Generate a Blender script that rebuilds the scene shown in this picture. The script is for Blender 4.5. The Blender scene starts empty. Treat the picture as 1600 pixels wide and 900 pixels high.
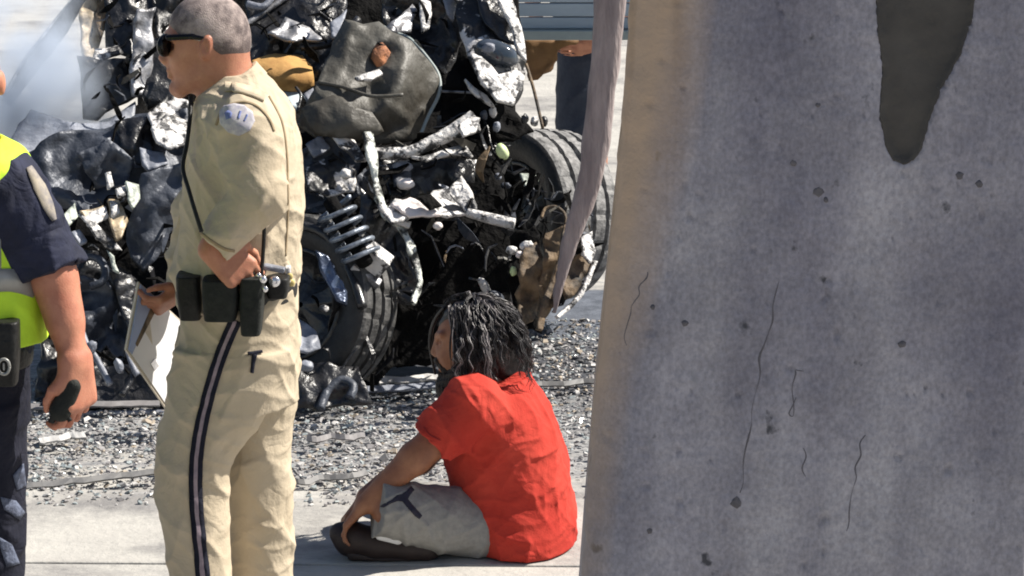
import bpy, bmesh, math, random
import numpy as np
from mathutils import Vector, Matrix, noise, geometry
from mathutils.bvhtree import BVHTree

random.seed(7)
SC = bpy.context.scene
COL = SC.collection

# ------------------------------------------------------------------ camera, sky, sun, exposure
CAM_H, PITCH, F = 2.9, math.radians(13.0), 4920.0      # focal length in photo pixels (1600 wide)
cd = bpy.data.cameras.new('camera'); cam = bpy.data.objects.new('camera', cd); COL.objects.link(cam)
cam.location = (0, 0, CAM_H); cam.rotation_euler = (math.pi/2 - PITCH, 0, 0)
cd.sensor_width = 36; cd.lens = F/1600*36; cd.clip_start = .1; cd.clip_end = 3000
SC.camera = cam

SUN_DIR = Vector((.65, .18, .74)).normalized()         # towards the sun
world = bpy.data.worlds.new('World'); SC.world = world; world.use_nodes = True
wn = world.node_tree
sky = wn.nodes.new('ShaderNodeTexSky'); sky.sky_type = 'NISHITA'; sky.sun_disc = False
sky.sun_elevation = math.asin(SUN_DIR.z)
sky.sun_rotation = math.atan2(SUN_DIR.x, SUN_DIR.y)
bg = wn.nodes['Background']; bg.inputs[1].default_value = .052
wn.links.new(sky.outputs[0], bg.inputs[0])
sl = bpy.data.lights.new('sun', 'SUN'); sl.energy = 5.0; sl.angle = math.radians(.5); sl.color = (1, .94, .85)
sun = bpy.data.objects.new('sun', sl); COL.objects.link(sun)
sun.location = SUN_DIR*40
sun.rotation_euler = SUN_DIR.to_track_quat('Z', 'Y').to_euler()
SC.view_settings.view_transform = 'Standard'; SC.view_settings.look = 'None'
SC.view_settings.exposure = .84; SC.view_settings.gamma = 1
SC.render.engine = 'CYCLES'
SC.cycles.use_denoising = True
SC.cycles.max_bounces = 6
SC.cycles.volume_bounces = 2
SC.cycles.filter_width = 1.9

# ------------------------------------------------------------------ helpers
ORG = {}
def at(px, py, Y):
    x, y = (px-800)/F, -(py-450)/F
    d = Vector((x, y*math.sin(PITCH)+math.cos(PITCH), y*math.cos(PITCH)-math.sin(PITCH)))
    t = Y/d.y
    return Vector((d.x*t, Y, CAM_H+d.z*t))
def ground_Y(py):
    return CAM_H/math.tan(PITCH+math.atan((py-450)/F))
def mpx(py, Y):
    y = -(py-450)/F
    return Y/(y*math.sin(PITCH)+math.cos(PITCH))/F
def ray(px, py):
    x, y = (px-800)/F, -(py-450)/F
    return Vector((x, y*math.sin(PITCH)+math.cos(PITCH), y*math.cos(PITCH)-math.sin(PITCH))).normalized()

def tag(o, label=None, cat=None, group=None, kind=None):
    if label: o['label'] = label
    if cat: o['category'] = cat
    if group: o['group'] = group
    if kind: o['kind'] = kind
    return o
def empty(name, loc):
    o = bpy.data.objects.new(name, None); COL.objects.link(o); o.location = loc; o.empty_display_size = .1
    ORG[o] = Vector(loc); return o
def part_empty(name, parent):
    o = bpy.data.objects.new(name, None); COL.objects.link(o); o.parent = parent
    ORG[o] = ORG[parent]; return o
def link(name, me, mats, parent=None):
    o = bpy.data.objects.new(name, me); COL.objects.link(o)
    for m in (mats if isinstance(mats, (list, tuple)) else [mats]): me.materials.append(m)
    if parent is not None: o.parent = parent
    ORG[o] = ORG[parent] if parent is not None else Vector((0, 0, 0))
    return o
def mesh_obj(name, verts, faces, mats, parent=None, smooth=True, fm=None, origin=None):
    """one mesh object; verts in world space"""
    V = np.array([tuple(v) for v in verts], dtype=np.float32).reshape(-1, 3)
    org = ORG[parent] if parent is not None else (Vector(origin) if origin is not None else Vector((0, 0, 0)))
    V = V - np.array(org, dtype=np.float32)
    me = bpy.data.meshes.new(name)
    me.from_pydata(V.tolist(), [], [tuple(int(i) for i in f) for f in faces])
    if fm is not None: me.polygons.foreach_set('material_index', np.array(fm, dtype=np.int32))
    me.polygons.foreach_set('use_smooth', np.full(len(me.polygons), smooth))
    me.update()
    o = link(name, me, mats, parent)
    if parent is None and origin is not None:
        o.location = org; ORG[o] = org
    return o
def quad_obj(name, V, Q, mats, parent=None, fm=None, origin=None):
    org = ORG[parent] if parent is not None else (Vector(origin) if origin is not None else Vector((0, 0, 0)))
    V = np.asarray(V, dtype=np.float32) - np.array(org, dtype=np.float32)
    me = bpy.data.meshes.new(name); n, m = len(V), len(Q)
    me.vertices.add(n); me.vertices.foreach_set('co', V.ravel())
    me.loops.add(m*4); me.loops.foreach_set('vertex_index', np.asarray(Q, dtype=np.int32).ravel())
    me.polygons.add(m); me.polygons.foreach_set('loop_start', np.arange(0, m*4, 4, dtype=np.int32))
    if fm is not None: me.polygons.foreach_set('material_index', np.asarray(fm, dtype=np.int32))
    me.polygons.foreach_set('use_smooth', np.ones(m, dtype=bool))
    me.update(calc_edges=True); me.validate()
    o = link(name, me, mats, parent)
    if parent is None and origin is not None:
        o.location = org; ORG[o] = org
    return o
def solidify(o, t, off=0):
    m = o.modifiers.new('thickness', 'SOLIDIFY'); m.thickness = t; m.offset = off; return o

def box_data(c, s, R=None):
    c = Vector(c); V = []
    for dx in (-.5, .5):
        for dy in (-.5, .5):
            for dz in (-.5, .5):
                v = Vector((dx*s[0], dy*s[1], dz*s[2]))
                if R is not None: v = R @ v
                V.append(c+v)
    Fc = [(0, 1, 3, 2), (4, 6, 7, 5), (0, 4, 5, 1), (2, 3, 7, 6), (0, 2, 6, 4), (1, 5, 7, 3)]
    return V, Fc
def box(name, c, s, mat, parent=None, R=None, bev=.004, origin=None):
    V, Fc = box_data(c, s, R)
    o = mesh_obj(name, V, Fc, mat, parent, smooth=False, origin=origin)
    if bev:
        b = o.modifiers.new('bevel', 'BEVEL'); b.width = bev; b.segments = 2
    return o
def tube_data(pts, r, n=8, base=0):
    pts = [Vector(p) for p in pts]; N = len(pts)
    rs = [r]*N if not hasattr(r, '__len__') else list(r)
    V, Fc = [], []; up = None
    for i, p in enumerate(pts):
        t = (pts[min(i+1, N-1)]-pts[max(i-1, 0)])
        t = t.normalized() if t.length > 1e-9 else Vector((0, 0, 1))
        if up is None: up = t.orthogonal().normalized()
        else:
            up = up-t*up.dot(t); up = up.normalized() if up.length > 1e-6 else t.orthogonal().normalized()
        b = t.cross(up)
        for k in range(n):
            a = 2*math.pi*k/n
            V.append(p+(up*math.cos(a)+b*math.sin(a))*rs[i])
    for i in range(N-1):
        for k in range(n):
            a, b2 = i*n+k, i*n+(k+1) % n
            Fc.append((base+a, base+b2, base+b2+n, base+a+n))
    Fc.append(tuple(base+k for k in range(n))[::-1]); Fc.append(tuple(base+(N-1)*n+k for k in range(n)))
    return V, Fc
def smooth_path(pts, m=6):
    pts = [Vector(p) for p in pts]; out = []
    for i in range(len(pts)-1):
        p0, p1, p2, p3 = pts[max(i-1, 0)], pts[i], pts[i+1], pts[min(i+2, len(pts)-1)]
        for j in range(m):
            t = j/m
            out.append(.5*((2*p1)+(p2-p0)*t+(2*p0-5*p1+4*p2-p3)*t*t+(3*p1-p0-3*p2+p3)*t**3))
    out.append(pts[-1]); return out
def tube(name, pts, r, mat, parent=None, n=8, sm=6, origin=None):
    if sm:
        rs = r
        q = smooth_path(pts, sm)
        if hasattr(r, '__len__'):
            rs = list(np.interp(np.linspace(0, len(r)-1, len(q)), range(len(r)), r))
        pts, r = q, rs
    V, Fc = tube_data(pts, r, n)
    return mesh_obj(name, V, Fc, mat, parent, origin=origin)

def in_poly(x, y, P):
    c = False; j = len(P)-1
    for i in range(len(P)):
        if (P[i][1] > y) != (P[j][1] > y) and x < (P[j][0]-P[i][0])*(y-P[i][1])/(P[j][1]-P[i][1])+P[i][0]: c = not c
        j = i
    return c
def fill_poly(P, step):
    """boundary resampled, inside filled with points, triangulated"""
    B = []
    for i in range(len(P)):
        a, b = Vector(P[i][:2]), Vector(P[(i+1) % len(P)][:2])
        k = max(1, int((b-a).length/step))
        for j in range(k): B.append(a.lerp(b, j/k))
    xs, ys = [p.x for p in B], [p.y for p in B]
    pts = [p.copy() for p in B]; nb = len(B)
    bn = np.array([tuple(p) for p in B])
    y = min(ys)+step*.5; row = 0
    while y < max(ys):
        x = min(xs)+step*(.5 if row % 2 else 0)
        while x < max(xs):
            if in_poly(x, y, B) and np.min((bn[:, 0]-x)**2+(bn[:, 1]-y)**2) > (step*.55)**2:
                pts.append(Vector((x, y)))
            x += step
        y += step*.87; row += 1
    r = geometry.delaunay_2d_cdt(pts, [], [list(range(nb))], 1, 1e-6)
    return r[0], [tuple(f) for f in r[2]]

# ---- signed distance modelling of bodies and clothing
def smin(a, b, k):
    if k <= 0: return np.minimum(a, b)
    h = np.maximum(k-np.abs(a-b), 0)/k
    return np.minimum(a, b)-h*h*k*.25
class Sdf:
    def __init__(s, lo, hi, h):
        s.lo = np.array(lo, dtype=np.float32); s.h = h
        s.n = np.ceil((np.array(hi)-np.array(lo))/h).astype(int)+1
        s.d = np.full(s.n, .5, dtype=np.float32)
    def win(s, lo, hi):
        i0 = np.clip(np.floor((np.array(lo)-s.lo)/s.h).astype(int), 0, s.n-1)
        i1 = np.clip(np.ceil((np.array(hi)-s.lo)/s.h).astype(int)+1, 1, s.n)
        i1 = np.maximum(i1, i0+1)
        sl_ = tuple(slice(a, b) for a, b in zip(i0, i1))
        ax = [(s.lo[k]+s.h*np.arange(i0[k], i1[k])).astype(np.float32) for k in range(3)]
        return sl_, ax[0][:, None, None], ax[1][None, :, None], ax[2][None, None, :]
    def put(s, sl_, d, k, carve=False):
        if carve: s.d[sl_] = -smin(-s.d[sl_], d, k)
        else: s.d[sl_] = smin(s.d[sl_], d, k)
    def cone(s, a, b, ra, rb, k=.02, flat=None, clip=None, carve=False):
        a, b = np.array(a, dtype=np.float32), np.array(b, dtype=np.float32)
        m = max(ra, rb)*(max(1, flat[1]) if flat else 1)+k+3*s.h
        sl_, X, Y, Z = s.win(np.minimum(a, b)-m, np.maximum(a, b)+m)
        ab = b-a; L2 = max(float(ab@ab), 1e-9)
        t = np.clip(((X-a[0])*ab[0]+(Y-a[1])*ab[1]+(Z-a[2])*ab[2])/L2, 0, 1)
        vx, vy, vz = X-a[0]-t*ab[0], Y-a[1]-t*ab[1], Z-a[2]-t*ab[2]
        if flat:
            n = np.array(Vector(flat[0]).normalized(), dtype=np.float32); f = 1/flat[1]-1
            q = (vx*n[0]+vy*n[1]+vz*n[2])*f
            vx, vy, vz = vx+q*n[0], vy+q*n[1], vz+q*n[2]
        d = np.sqrt(vx*vx+vy*vy+vz*vz)-(ra+(rb-ra)*t)
        if clip:
            p, n = np.array(clip[0]), np.array(Vector(clip[1]).normalized())
            d = np.maximum(d, (X-p[0])*n[0]+(Y-p[1])*n[1]+(Z-p[2])*n[2])
        s.put(sl_, d.astype(np.float32), k, carve); return s
    def chain(s, pts, rs, k=.015, **kw):
        for i in range(len(pts)-1): s.cone(pts[i], pts[i+1], rs[i], rs[i+1], k, **kw)
        return s
    def ell(s, c, r, k=.02, R=None, carve=False):
        c = np.array(c, dtype=np.float32); m = max(r)+k+3*s.h
        sl_, X, Y, Z = s.win(c-m, c+m)
        x, y, z = X-c[0], Y-c[1], Z-c[2]
        if R is not None:
            M = np.array(R.transposed())
            x, y, z = (M[i, 0]*x+M[i, 1]*y+M[i, 2]*z for i in range(3))
        k0 = np.sqrt((x/r[0])**2+(y/r[1])**2+(z/r[2])**2)
        k1 = np.sqrt((x/r[0]**2)**2+(y/r[1]**2)**2+(z/r[2]**2)**2)
        d = k0*(k0-1)/np.maximum(k1, 1e-6)
        s.put(sl_, d.astype(np.float32), k, carve); return s
    def loft(s, rows, Y0, k=.02, grow=0., top=None, carve=False, power=2.0):
        """rows: (py, x_front, x_back, depth_centre_px, depth_half_px)"""
        A = []
        for py, x0, x1, dc, dh in rows:
            m = mpx(py, Y0); c = at((x0+x1)/2, py, Y0+dc*m)
            A.append((c.z, c.x, c.y, (x1-x0)/2*m+grow, dh*m+grow))
        A = np.array(sorted(A)); z = A[:, 0]; T = np.linspace(z[0], z[-1], 400)
        sl_t = np.gradient(A[:, 1:], z, axis=0)
        j = np.clip(np.searchsorted(z, T)-1, 0, len(z)-2); hh = (z[j+1]-z[j]); u = ((T-z[j])/hh)[:, None]; hh = hh[:, None]
        a, b, ma, mb = A[j, 1:], A[j+1, 1:], sl_t[j]*hh, sl_t[j+1]*hh
        C = (2*u**3-3*u**2+1)*a+(u**3-2*u**2+u)*ma+(-2*u**3+3*u**2)*b+(u**3-u**2)*mb
        m = k+3*s.h
        lo = (np.min(C[:, 0]-C[:, 2])-m, np.min(C[:, 1]-C[:, 3])-m, z[0]-m); hi = (np.max(C[:, 0]+C[:, 2])+m, np.max(C[:, 1]+C[:, 3])+m, z[-1]+m)
        sl_, X, Y, Z = s.win(lo, hi)
        cx, cy, rx, ry = (np.interp(Z, T, C[:, i]).astype(np.float32) for i in range(4))
        q = ((np.abs((X-cx)/rx))**power+(np.abs((Y-cy)/ry))**power)**(1/power)
        d = (q-1)*np.minimum(rx, ry)
        dz = np.maximum(Z-z[-1], z[0]-Z)
        d = np.maximum(d, dz)
        s.put(sl_, d.astype(np.float32), k, carve); return s
    def plane(s, p, n):
        n = Vector(n).normalized(); sl_, X, Y, Z = s.win(s.lo, s.lo+s.h*s.n)
        s.d = np.maximum(s.d, ((X-p[0])*n[0]+(Y-p[1])*n[1]+(Z-p[2])*n[2]).astype(np.float32)); return s
    def disp(s, fn):
        sl_, X, Y, Z = s.win(s.lo, s.lo+s.h*s.n)
        near = np.abs(s.d) < .06
        i, j, k = np.nonzero(near)
        s.d[i, j, k] += fn(X[i, 0, 0], Y[0, j, 0], Z[0, 0, k]).astype(np.float32); return s
    def mesh(s):
        d = s.d.copy()
        d[0], d[-1] = .5, .5; d[:, 0], d[:, -1] = .5, .5; d[:, :, 0], d[:, :, -1] = .5, .5
        ins = d < 0; n = np.array(d.shape)-1
        cs = [(a, b, c) for a in (0, 1) for b in (0, 1) for c in (0, 1)]
        def cor(A, c): return A[c[0]:n[0]+c[0], c[1]:n[1]+c[1], c[2]:n[2]+c[2]]
        cnt = np.zeros(n, dtype=np.uint8)
        for c in cs: cnt += cor(ins, c)
        I = np.argwhere((cnt > 0) & (cnt < 8))
        acc = np.zeros((len(I), 3)); num = np.zeros(len(I))
        for a in cs:
            for ax in range(3):
                if a[ax] == 0:
                    b = list(a); b[ax] = 1
                    da = d[I[:, 0]+a[0], I[:, 1]+a[1], I[:, 2]+a[2]]; db = d[I[:, 0]+b[0], I[:, 1]+b[1], I[:, 2]+b[2]]
                    x = (da < 0) != (db < 0)
                    t = np.where(x, da/np.where(x, da-db, 1), 0)
                    p = np.tile(np.array(a, dtype=float), (len(I), 1)); p[:, ax] += t
                    acc[x] += p[x]; num[x] += 1
        V = s.lo+s.h*(I+acc/np.maximum(num, 1)[:, None])
        idx = np.full(n, -1, dtype=np.int32); idx[I[:, 0], I[:, 1], I[:, 2]] = np.arange(len(I))
        Q = []
        for ax in range(3):
            b, c = (ax+1) % 3, (ax+2) % 3
            A = np.take(ins, range(0, n[ax]), axis=ax); B = np.take(ins, range(1, n[ax]+1), axis=ax)
            E = np.argwhere(A != B)
            E = E[(E[:, b] > 0) & (E[:, b] < n[b]) & (E[:, c] > 0) & (E[:, c] < n[c])]
            fl = A[E[:, 0], E[:, 1], E[:, 2]]
            def g(db, dc):
                e = E.copy(); e[:, b] += db; e[:, c] += dc; return idx[e[:, 0], e[:, 1], e[:, 2]]
            q = np.stack([g(-1, -1), g(0, -1), g(0, 0), g(-1, 0)], axis=1)
            q[~fl] = q[~fl][:, ::-1]; Q.append(q)
        return V, np.concatenate(Q)
    def obj(s, name, mats, parent=None, fm=None, smooth_it=1):
        V, Q = s.mesh()
        for _ in range(smooth_it):
            acc = np.zeros_like(V); num = np.zeros(len(V))
            for i in range(4):
                for j in ((i+1) % 4,):
                    np.add.at(acc, Q[:, i], V[Q[:, j]]); np.add.at(num, Q[:, i], 1)
                    np.add.at(acc, Q[:, j], V[Q[:, i]]); np.add.at(num, Q[:, j], 1)
            V = V*.5+.5*acc/np.maximum(num, 1)[:, None]
        f = fm(V[Q].mean(axis=1)) if fm else None
        o = quad_obj(name, V, Q, mats, parent, f)
        return o, BVHTree.FromPolygons(V.tolist(), Q.tolist())

def folds(k, f, amp, seed, warp=1.5):
    """creases running across direction k"""
    r = random.Random(seed); k = Vector(k).normalized()
    o = k.orthogonal().normalized(); o2 = k.cross(o)
    ph = [r.uniform(0, 6.28) for _ in range(6)]; g = [r.uniform(.3, .7) for _ in range(4)]
    def fn(X, Y, Z):
        a = X*k[0]+Y*k[1]+Z*k[2]; b = X*o[0]+Y*o[1]+Z*o[2]; c = X*o2[0]+Y*o2[1]+Z*o2[2]
        w = warp*np.sin(b*f*g[0]+ph[0])+warp*np.sin(c*f*g[1]+ph[1])
        e = 1-np.abs(np.sin(a*f+w+ph[2]))
        m = .5+.5*np.sin(b*f*g[2]+a*f*.31+ph[3])*np.sin(c*f*g[3]+a*f*.23+ph[4])
        return -amp*(e**2.2)*m
    return fn

def hand(s, W, f, side, L, curl=(.3, .4, .3), spread=.06, thumb=.5, k=.006, thick=1.0, flip=1):
    """W wrist, f along the palm, side towards the thumb; fingers curl towards the palm"""
    f = Vector(f).normalized(); side = Vector(side); side = (side-f*side.dot(f)).normalized()
    nrm = f.cross(side)*flip                                  # palm side is +nrm
    W = Vector(W); kn = []
    for i in range(4):
        u = .034-.0225*i
        kn.append(W+f*(.098-.004*abs(i-1))*L+side*u*L)
    for i in range(4):
        s.cone(W+side*(.018-.012*i)*L, kn[i], .0185*L*thick, .0125*L*thick, .014)
    lens = [(.043, .026, .021), (.047, .030, .022), (.044, .028, .022), (.034, .021, .019)]
    for i in range(4):
        p = kn[i]; a = 0; sp = (1.5-i)*spread
        r = [.0098, .0088, .0079, .0066]
        r = [q*L*(1 if i < 3 else .88) for q in r]
        for j in range(3):
            a += curl[j]*(1+.12*(i-1.5)) if hasattr(curl, '__len__') else curl
            dr = (f*math.cos(a)+nrm*math.sin(a)+side*sp*math.cos(a)).normalized()
            q = p+dr*lens[i][j]*L; s.cone(p, q, r[j], r[j+1], k); p = q
    b = W+f*.028*L+side*.026*L
    q = b+(f*.75+side*.75+nrm*thumb*.6).normalized()*.045*L; s.cone(b, q, .0155*L, .0115*L, .012)
    q2 = q+(f*.95+side*(.35-.5*thumb)+nrm*thumb).normalized()*.033*L; s.cone(q, q2, .011*L, .0095*L, k)
    q3 = q2+(f*1+side*(.1-.7*thumb)+nrm*thumb*.9).normalized()*.027*L; s.cone(q2, q3, .0095*L, .0075*L, k)

# ------------------------------------------------------------------ materials
def mat(name, c1, c2=None, scale=8, rough=.7, metal=0., bump=.0, bscale=None, detail=6, mix=(.35, .65), spec=.5, coat=0., sheen=0., stretch=None, bdist=.01, crease=None):
    m = bpy.data.materials.new(name); m.use_nodes = True; nt = m.node_tree; N, Lk = nt.nodes, nt.links
    b = N['Principled BSDF']; b.inputs['Roughness'].default_value = rough; b.inputs['Metallic'].default_value = metal
    b.inputs['Specular IOR Level'].default_value = spec; b.inputs['Coat Weight'].default_value = coat
    b.inputs['Sheen Weight'].default_value = sheen
    tc = N.new('ShaderNodeTexCoord'); src = tc.outputs['Object']
    if stretch:
        mp = N.new('ShaderNodeMapping'); mp.inputs['Scale'].default_value = stretch; Lk.new(src, mp.inputs[0]); src = mp.outputs[0]
    if c2 is None: c2 = tuple(x*.75 for x in c1)
    nz = N.new('ShaderNodeTexNoise'); nz.inputs['Scale'].default_value = scale; nz.inputs['Detail'].default_value = detail; nz.inputs['Roughness'].default_value = .65
    Lk.new(src, nz.inputs['Vector'])
    cr = N.new('ShaderNodeValToRGB'); cr.color_ramp.elements[0].position = mix[0]; cr.color_ramp.elements[1].position = mix[1]
    cr.color_ramp.elements[0].color = (*c1, 1); cr.color_ramp.elements[1].color = (*c2, 1)
    Lk.new(nz.outputs['Fac'], cr.inputs[0]); Lk.new(cr.outputs[0], b.inputs['Base Color'])
    if bump:
        nb = N.new('ShaderNodeTexNoise'); nb.inputs['Scale'].default_value = bscale or scale*4; nb.inputs['Detail'].default_value = 5
        Lk.new(src, nb.inputs['Vector'])
        bp = N.new('ShaderNodeBump'); bp.inputs['Strength'].default_value = bump; bp.inputs['Distance'].default_value = bdist
        Lk.new(nb.outputs['Fac'], bp.inputs['Height']); Lk.new(bp.outputs[0], b.inputs['Normal'])
    if crease:
        sc, amt = crease
        h = None
        for k, (mul_, w) in enumerate(((1, 1.), (2.3, .45))):
            n1 = N.new('ShaderNodeTexNoise'); n1.inputs['Scale'].default_value = sc*mul_; n1.inputs['Detail'].default_value = 2.; n1.inputs['Distortion'].default_value = 1.1
            Lk.new(src, n1.inputs['Vector'])
            a1 = N.new('ShaderNodeMath'); a1.operation = 'SUBTRACT'; Lk.new(n1.outputs['Fac'], a1.inputs[0]); a1.inputs[1].default_value = .5
            a2 = N.new('ShaderNodeMath'); a2.operation = 'ABSOLUTE'; Lk.new(a1.outputs[0], a2.inputs[0])
            a3 = N.new('ShaderNodeMath'); a3.operation = 'MULTIPLY'; Lk.new(a2.outputs[0], a3.inputs[0]); a3.inputs[1].default_value = w*2
            if h is None: h = a3.outputs[0]
            else:
                a4 = N.new('ShaderNodeMath'); a4.operation = 'ADD'; Lk.new(h, a4.inputs[0]); Lk.new(a3.outputs[0], a4.inputs[1]); h = a4.outputs[0]
        b2 = N.new('ShaderNodeBump'); b2.inputs['Strength'].default_value = 1.; b2.inputs['Distance'].default_value = amt; Lk.new(h, b2.inputs['Height'])
        if bump: Lk.new(bp.outputs[0], b2.inputs['Normal'])
        Lk.new(b2.outputs[0], b.inputs['Normal'])
    m['_ramp'] = cr.name
    return m
def skin_mat(name, c1, c2):
    m = mat(name, c1, tuple(v*q for v, q in zip(c2, (.88, .80, .82))), 13, rough=.52, bump=.3, bscale=260, bdist=.003)
    b = m.node_tree.nodes['Principled BSDF']
    b.inputs['Subsurface Weight'].default_value = .12; b.inputs['Subsurface Radius'].default_value = (.012, .005, .003)
    b.inputs['Subsurface Scale'].default_value = 1.0
    return m

M = {}
M['black'] = mat('burnt_paint', (.007, .007, .009), (.022, .022, .024), 14, rough=.36, bump=.5, bscale=30, bdist=.02, coat=.3)
M['soot'] = mat('soot', (.003, .003, .0035), (.009, .0085, .008), 18, rough=.8, spec=.08, bump=.6, bscale=40, bdist=.02)
M['slate'] = mat('scorched_slate_paint', (.025, .030, .042), (.085, .095, .118), 9, rough=.48, bump=.5, bscale=24, bdist=.02, metal=.2)
M['slatepale'] = mat('ash_grey_paint', (.30, .32, .37), (.12, .13, .16), 10, rough=.5, bump=.5, bscale=24, bdist=.02)
M['olive'] = mat('scorched_olive_panel', (.034, .029, .021), (.088, .084, .072), 5, rough=.55, bump=.6, bscale=16, bdist=.02)
M['silver'] = mat('bare_bent_metal', (.52, .52, .54), (.05, .05, .055), 12, rough=.45, metal=.5, bump=.4, bscale=30, bdist=.015)
M['ash'] = mat('white_ash_on_metal', (.60, .585, .57), (.035, .035, .037), 15, rough=.45, bump=.8, bscale=40, bdist=.02, mix=(.49, .56), detail=5)
M['whitepatch'] = mat('white_blotched_black_paint', (.010, .010, .011), (.62, .60, .59), 10, rough=.45, bump=.5, bscale=30, bdist=.015, mix=(.52, .58), detail=4)  # white blotches stand in for highlights on glossy black panels
M['rust'] = mat('rusty_brown_steel', (.22, .15, .085), (.018, .015, .012), 11, rough=.75, bump=.6, bscale=40, bdist=.015)
M['tan'] = mat('tan_foam', (.50, .29, .09), (.33, .17, .05), 9, rough=.85, bump=.3, bscale=25, bdist=.02)
M['greenish'] = mat('pale_green_melted_plastic', (.55, .60, .53), (.10, .11, .09), 18, rough=.5, bump=.5, bscale=40, bdist=.015)
M['cream'] = mat('cream_melted_plastic', (.60, .48, .32), (.10, .075, .045), 18, rough=.5, bump=.5, bscale=40)
M['blueglint'] = mat('blue_glint_metal', (.09, .12, .19), (.015, .018, .026), 10, rough=.25, metal=.5, bump=.3)  # bluish shine at the wheel put into the metal's colour
M['rubber'] = mat('tyre_rubber', (.012, .012, .013), (.03, .029, .028), 20, rough=.55, bump=.3, bscale=80)
M['tread'] = mat('dusty_tyre_tread', (.27, .265, .26), (.06, .06, .06), 30, rough=.7, bump=.4, bscale=90)
M['tread_dark'] = mat('charred_tyre_tread', (.11, .108, .105), (.02, .02, .02), 16, rough=.65, bump=.4, bscale=90)
M['pinkwhite'] = mat('pale_enamel_panel', (.80, .73, .70), (.62, .56, .54), 10, rough=.5, bump=.4)
M['springgrey'] = mat('grey_coil_steel', (.30, .34, .40), (.05, .06, .075), 16, rough=.35, metal=.4, bump=.3)
M['orange'] = mat('orange_rust', (.50, .20, .08), (.16, .07, .04), 25, rough=.8, bump=.5)
M['railpatch'] = mat('scorched_pale_rail', (.62, .65, .60), (.03, .032, .03), 12, rough=.4, bump=.6, bscale=40, bdist=.02, mix=(.47, .56), detail=4)
M['glass'] = mat('dark_lamp_glass', (.02, .03, .04), (.05, .06, .08), 12, rough=.08, coat=.6)
M['dead'] = mat('dead_green_plastic', (.45, .55, .25), (.6, .7, .4), 12, rough=.5)

M['khaki'] = mat('khaki_cloth', (.50, .425, .315), (.43, .36, .26), 5, rough=.9, bump=.3, bscale=160, bdist=.004, spec=.2, crease=(5.0, .0075))
M['khaki_line'] = mat('khaki_seam_thread', (.30, .23, .14), None, 30, rough=.9)
M['navy'] = mat('navy_cloth', (.008, .009, .018), (.014, .015, .026), 12, rough=.85, bump=.3, bscale=160, bdist=.004, spec=.2, crease=(7, .009))
M['navy_lit'] = mat('sunlit_navy_cloth', (.020, .024, .052), (.010, .012, .026), 14, rough=.8, bump=.3, bscale=160, bdist=.004, spec=.3, crease=(7, .009))  # lighter bluish copy of navy for the sunlit shirt
M['navy_crinkle'] = mat('sunlit_navy_crinkle', (.11, .13, .19), (.03, .036, .06), 24, rough=.85, bump=.5, mix=(.4, .6))  # pale blue of sunlit crinkles, painted as a colour
M['mauve'] = mat('mauve_grey_braid', (.30, .24, .27), (.22, .17, .20), 60, rough=.85)
M['leather'] = mat('black_leather', (.007, .007, .007), (.018, .018, .017), 30, spec=.25, rough=.5, bump=.3, bscale=90)
M['pouch'] = mat('dark_grey_nylon_pouch', (.014, .016, .015), (.026, .028, .025), 40, spec=.2, rough=.75, bump=.3, bscale=160)
M['chrome'] = mat('polished_snap', (.8, .8, .82), (.6, .6, .65), 20, rough=.2, metal=.9)
M['skin_a'] = skin_mat('fair_skin', (.49, .23, .14), (.40, .17, .10))
M['skin_b'] = skin_mat('sunburnt_skin', (.54, .235, .145), (.44, .17, .10))
M['skin_c'] = skin_mat('tanned_skin', (.33, .145, .072), (.23, .095, .048))
M['stubble'] = mat('grey_cropped_hair', (.42, .34, .31), (.10, .075, .072), 10, rough=.75, bump=.5, bscale=300, mix=(.42, .60), bdist=.004)
M['hair'] = mat('dark_wavy_hair', (.008, .0065, .007), (.022, .018, .019), 20, rough=.42, spec=.45)
M['hairgrey'] = mat('grey_hair_highlight', (.26, .235, .235), (.10, .085, .085), 30, rough=.4, spec=.6)  # grey strands, also standing in for sun highlights on dark hair
M['beard'] = mat('dark_beard', (.012, .009, .008), (.03, .022, .018), 40, rough=.7, bump=.8, bscale=160)
M['red'] = mat('red_jersey', (.48, .054, .036), (.40, .032, .022), 5, rough=.9, bump=.3, bscale=200, bdist=.004, spec=.2, crease=(5, .0085))
M['redseam'] = mat('red_seam', (.32, .020, .016), None, 30, rough=.9)
M['grey_shorts'] = mat('grey_marl_jersey', (.27, .265, .25), (.22, .215, .205), 60, rough=.9, bump=.3, bscale=200, bdist=.004, spec=.2, crease=(6, .006))
M['print'] = mat('navy_print', (.012, .012, .03), None, 30, rough=.8)
M['shoe'] = mat('dark_brown_shoe', (.030, .017, .014), (.018, .010, .009), 14, rough=.6, bump=.2)
M['sole'] = mat('shoe_sole_edge', (.20, .12, .09), (.12, .07, .055), 14, rough=.7)
M['sock'] = mat('white_sock', (.8, .8, .8), None, 30, rough=.9)
M['lime'] = mat('fluorescent_lime_mesh', (.56, .86, .035), (.48, .74, .03), 10, rough=.75, bump=.3, bscale=30, bdist=.015)
M['reflect'] = mat('grey_reflective_tape', (.33, .33, .31), (.26, .26, .245), 20, rough=.35, metal=.2)
M['lens'] = mat('black_sunglass', (.004, .004, .005), None, 10, rough=.25, spec=.3)
M['paper'] = mat('white_paper', (.80, .80, .82), (.72, .73, .76), 4, rough=.8)
M['board'] = mat('blue_grey_board', (.32, .40, .62), (.27, .33, .52), 6, rough=.5)
M['boardedge'] = mat('pale_wood_edge', (.62, .56, .47), None, 20, rough=.6)
M['patchblue'] = mat('pale_blue_embroidery', (.50, .48, .48), (.30, .29, .36), 70, rough=.9)
M['patchink'] = mat('blue_embroidery', (.16, .20, .42), None, 60, rough=.9)
M['patchgold'] = mat('gold_embroidery', (.62, .50, .20), None, 60, rough=.9)
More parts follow.
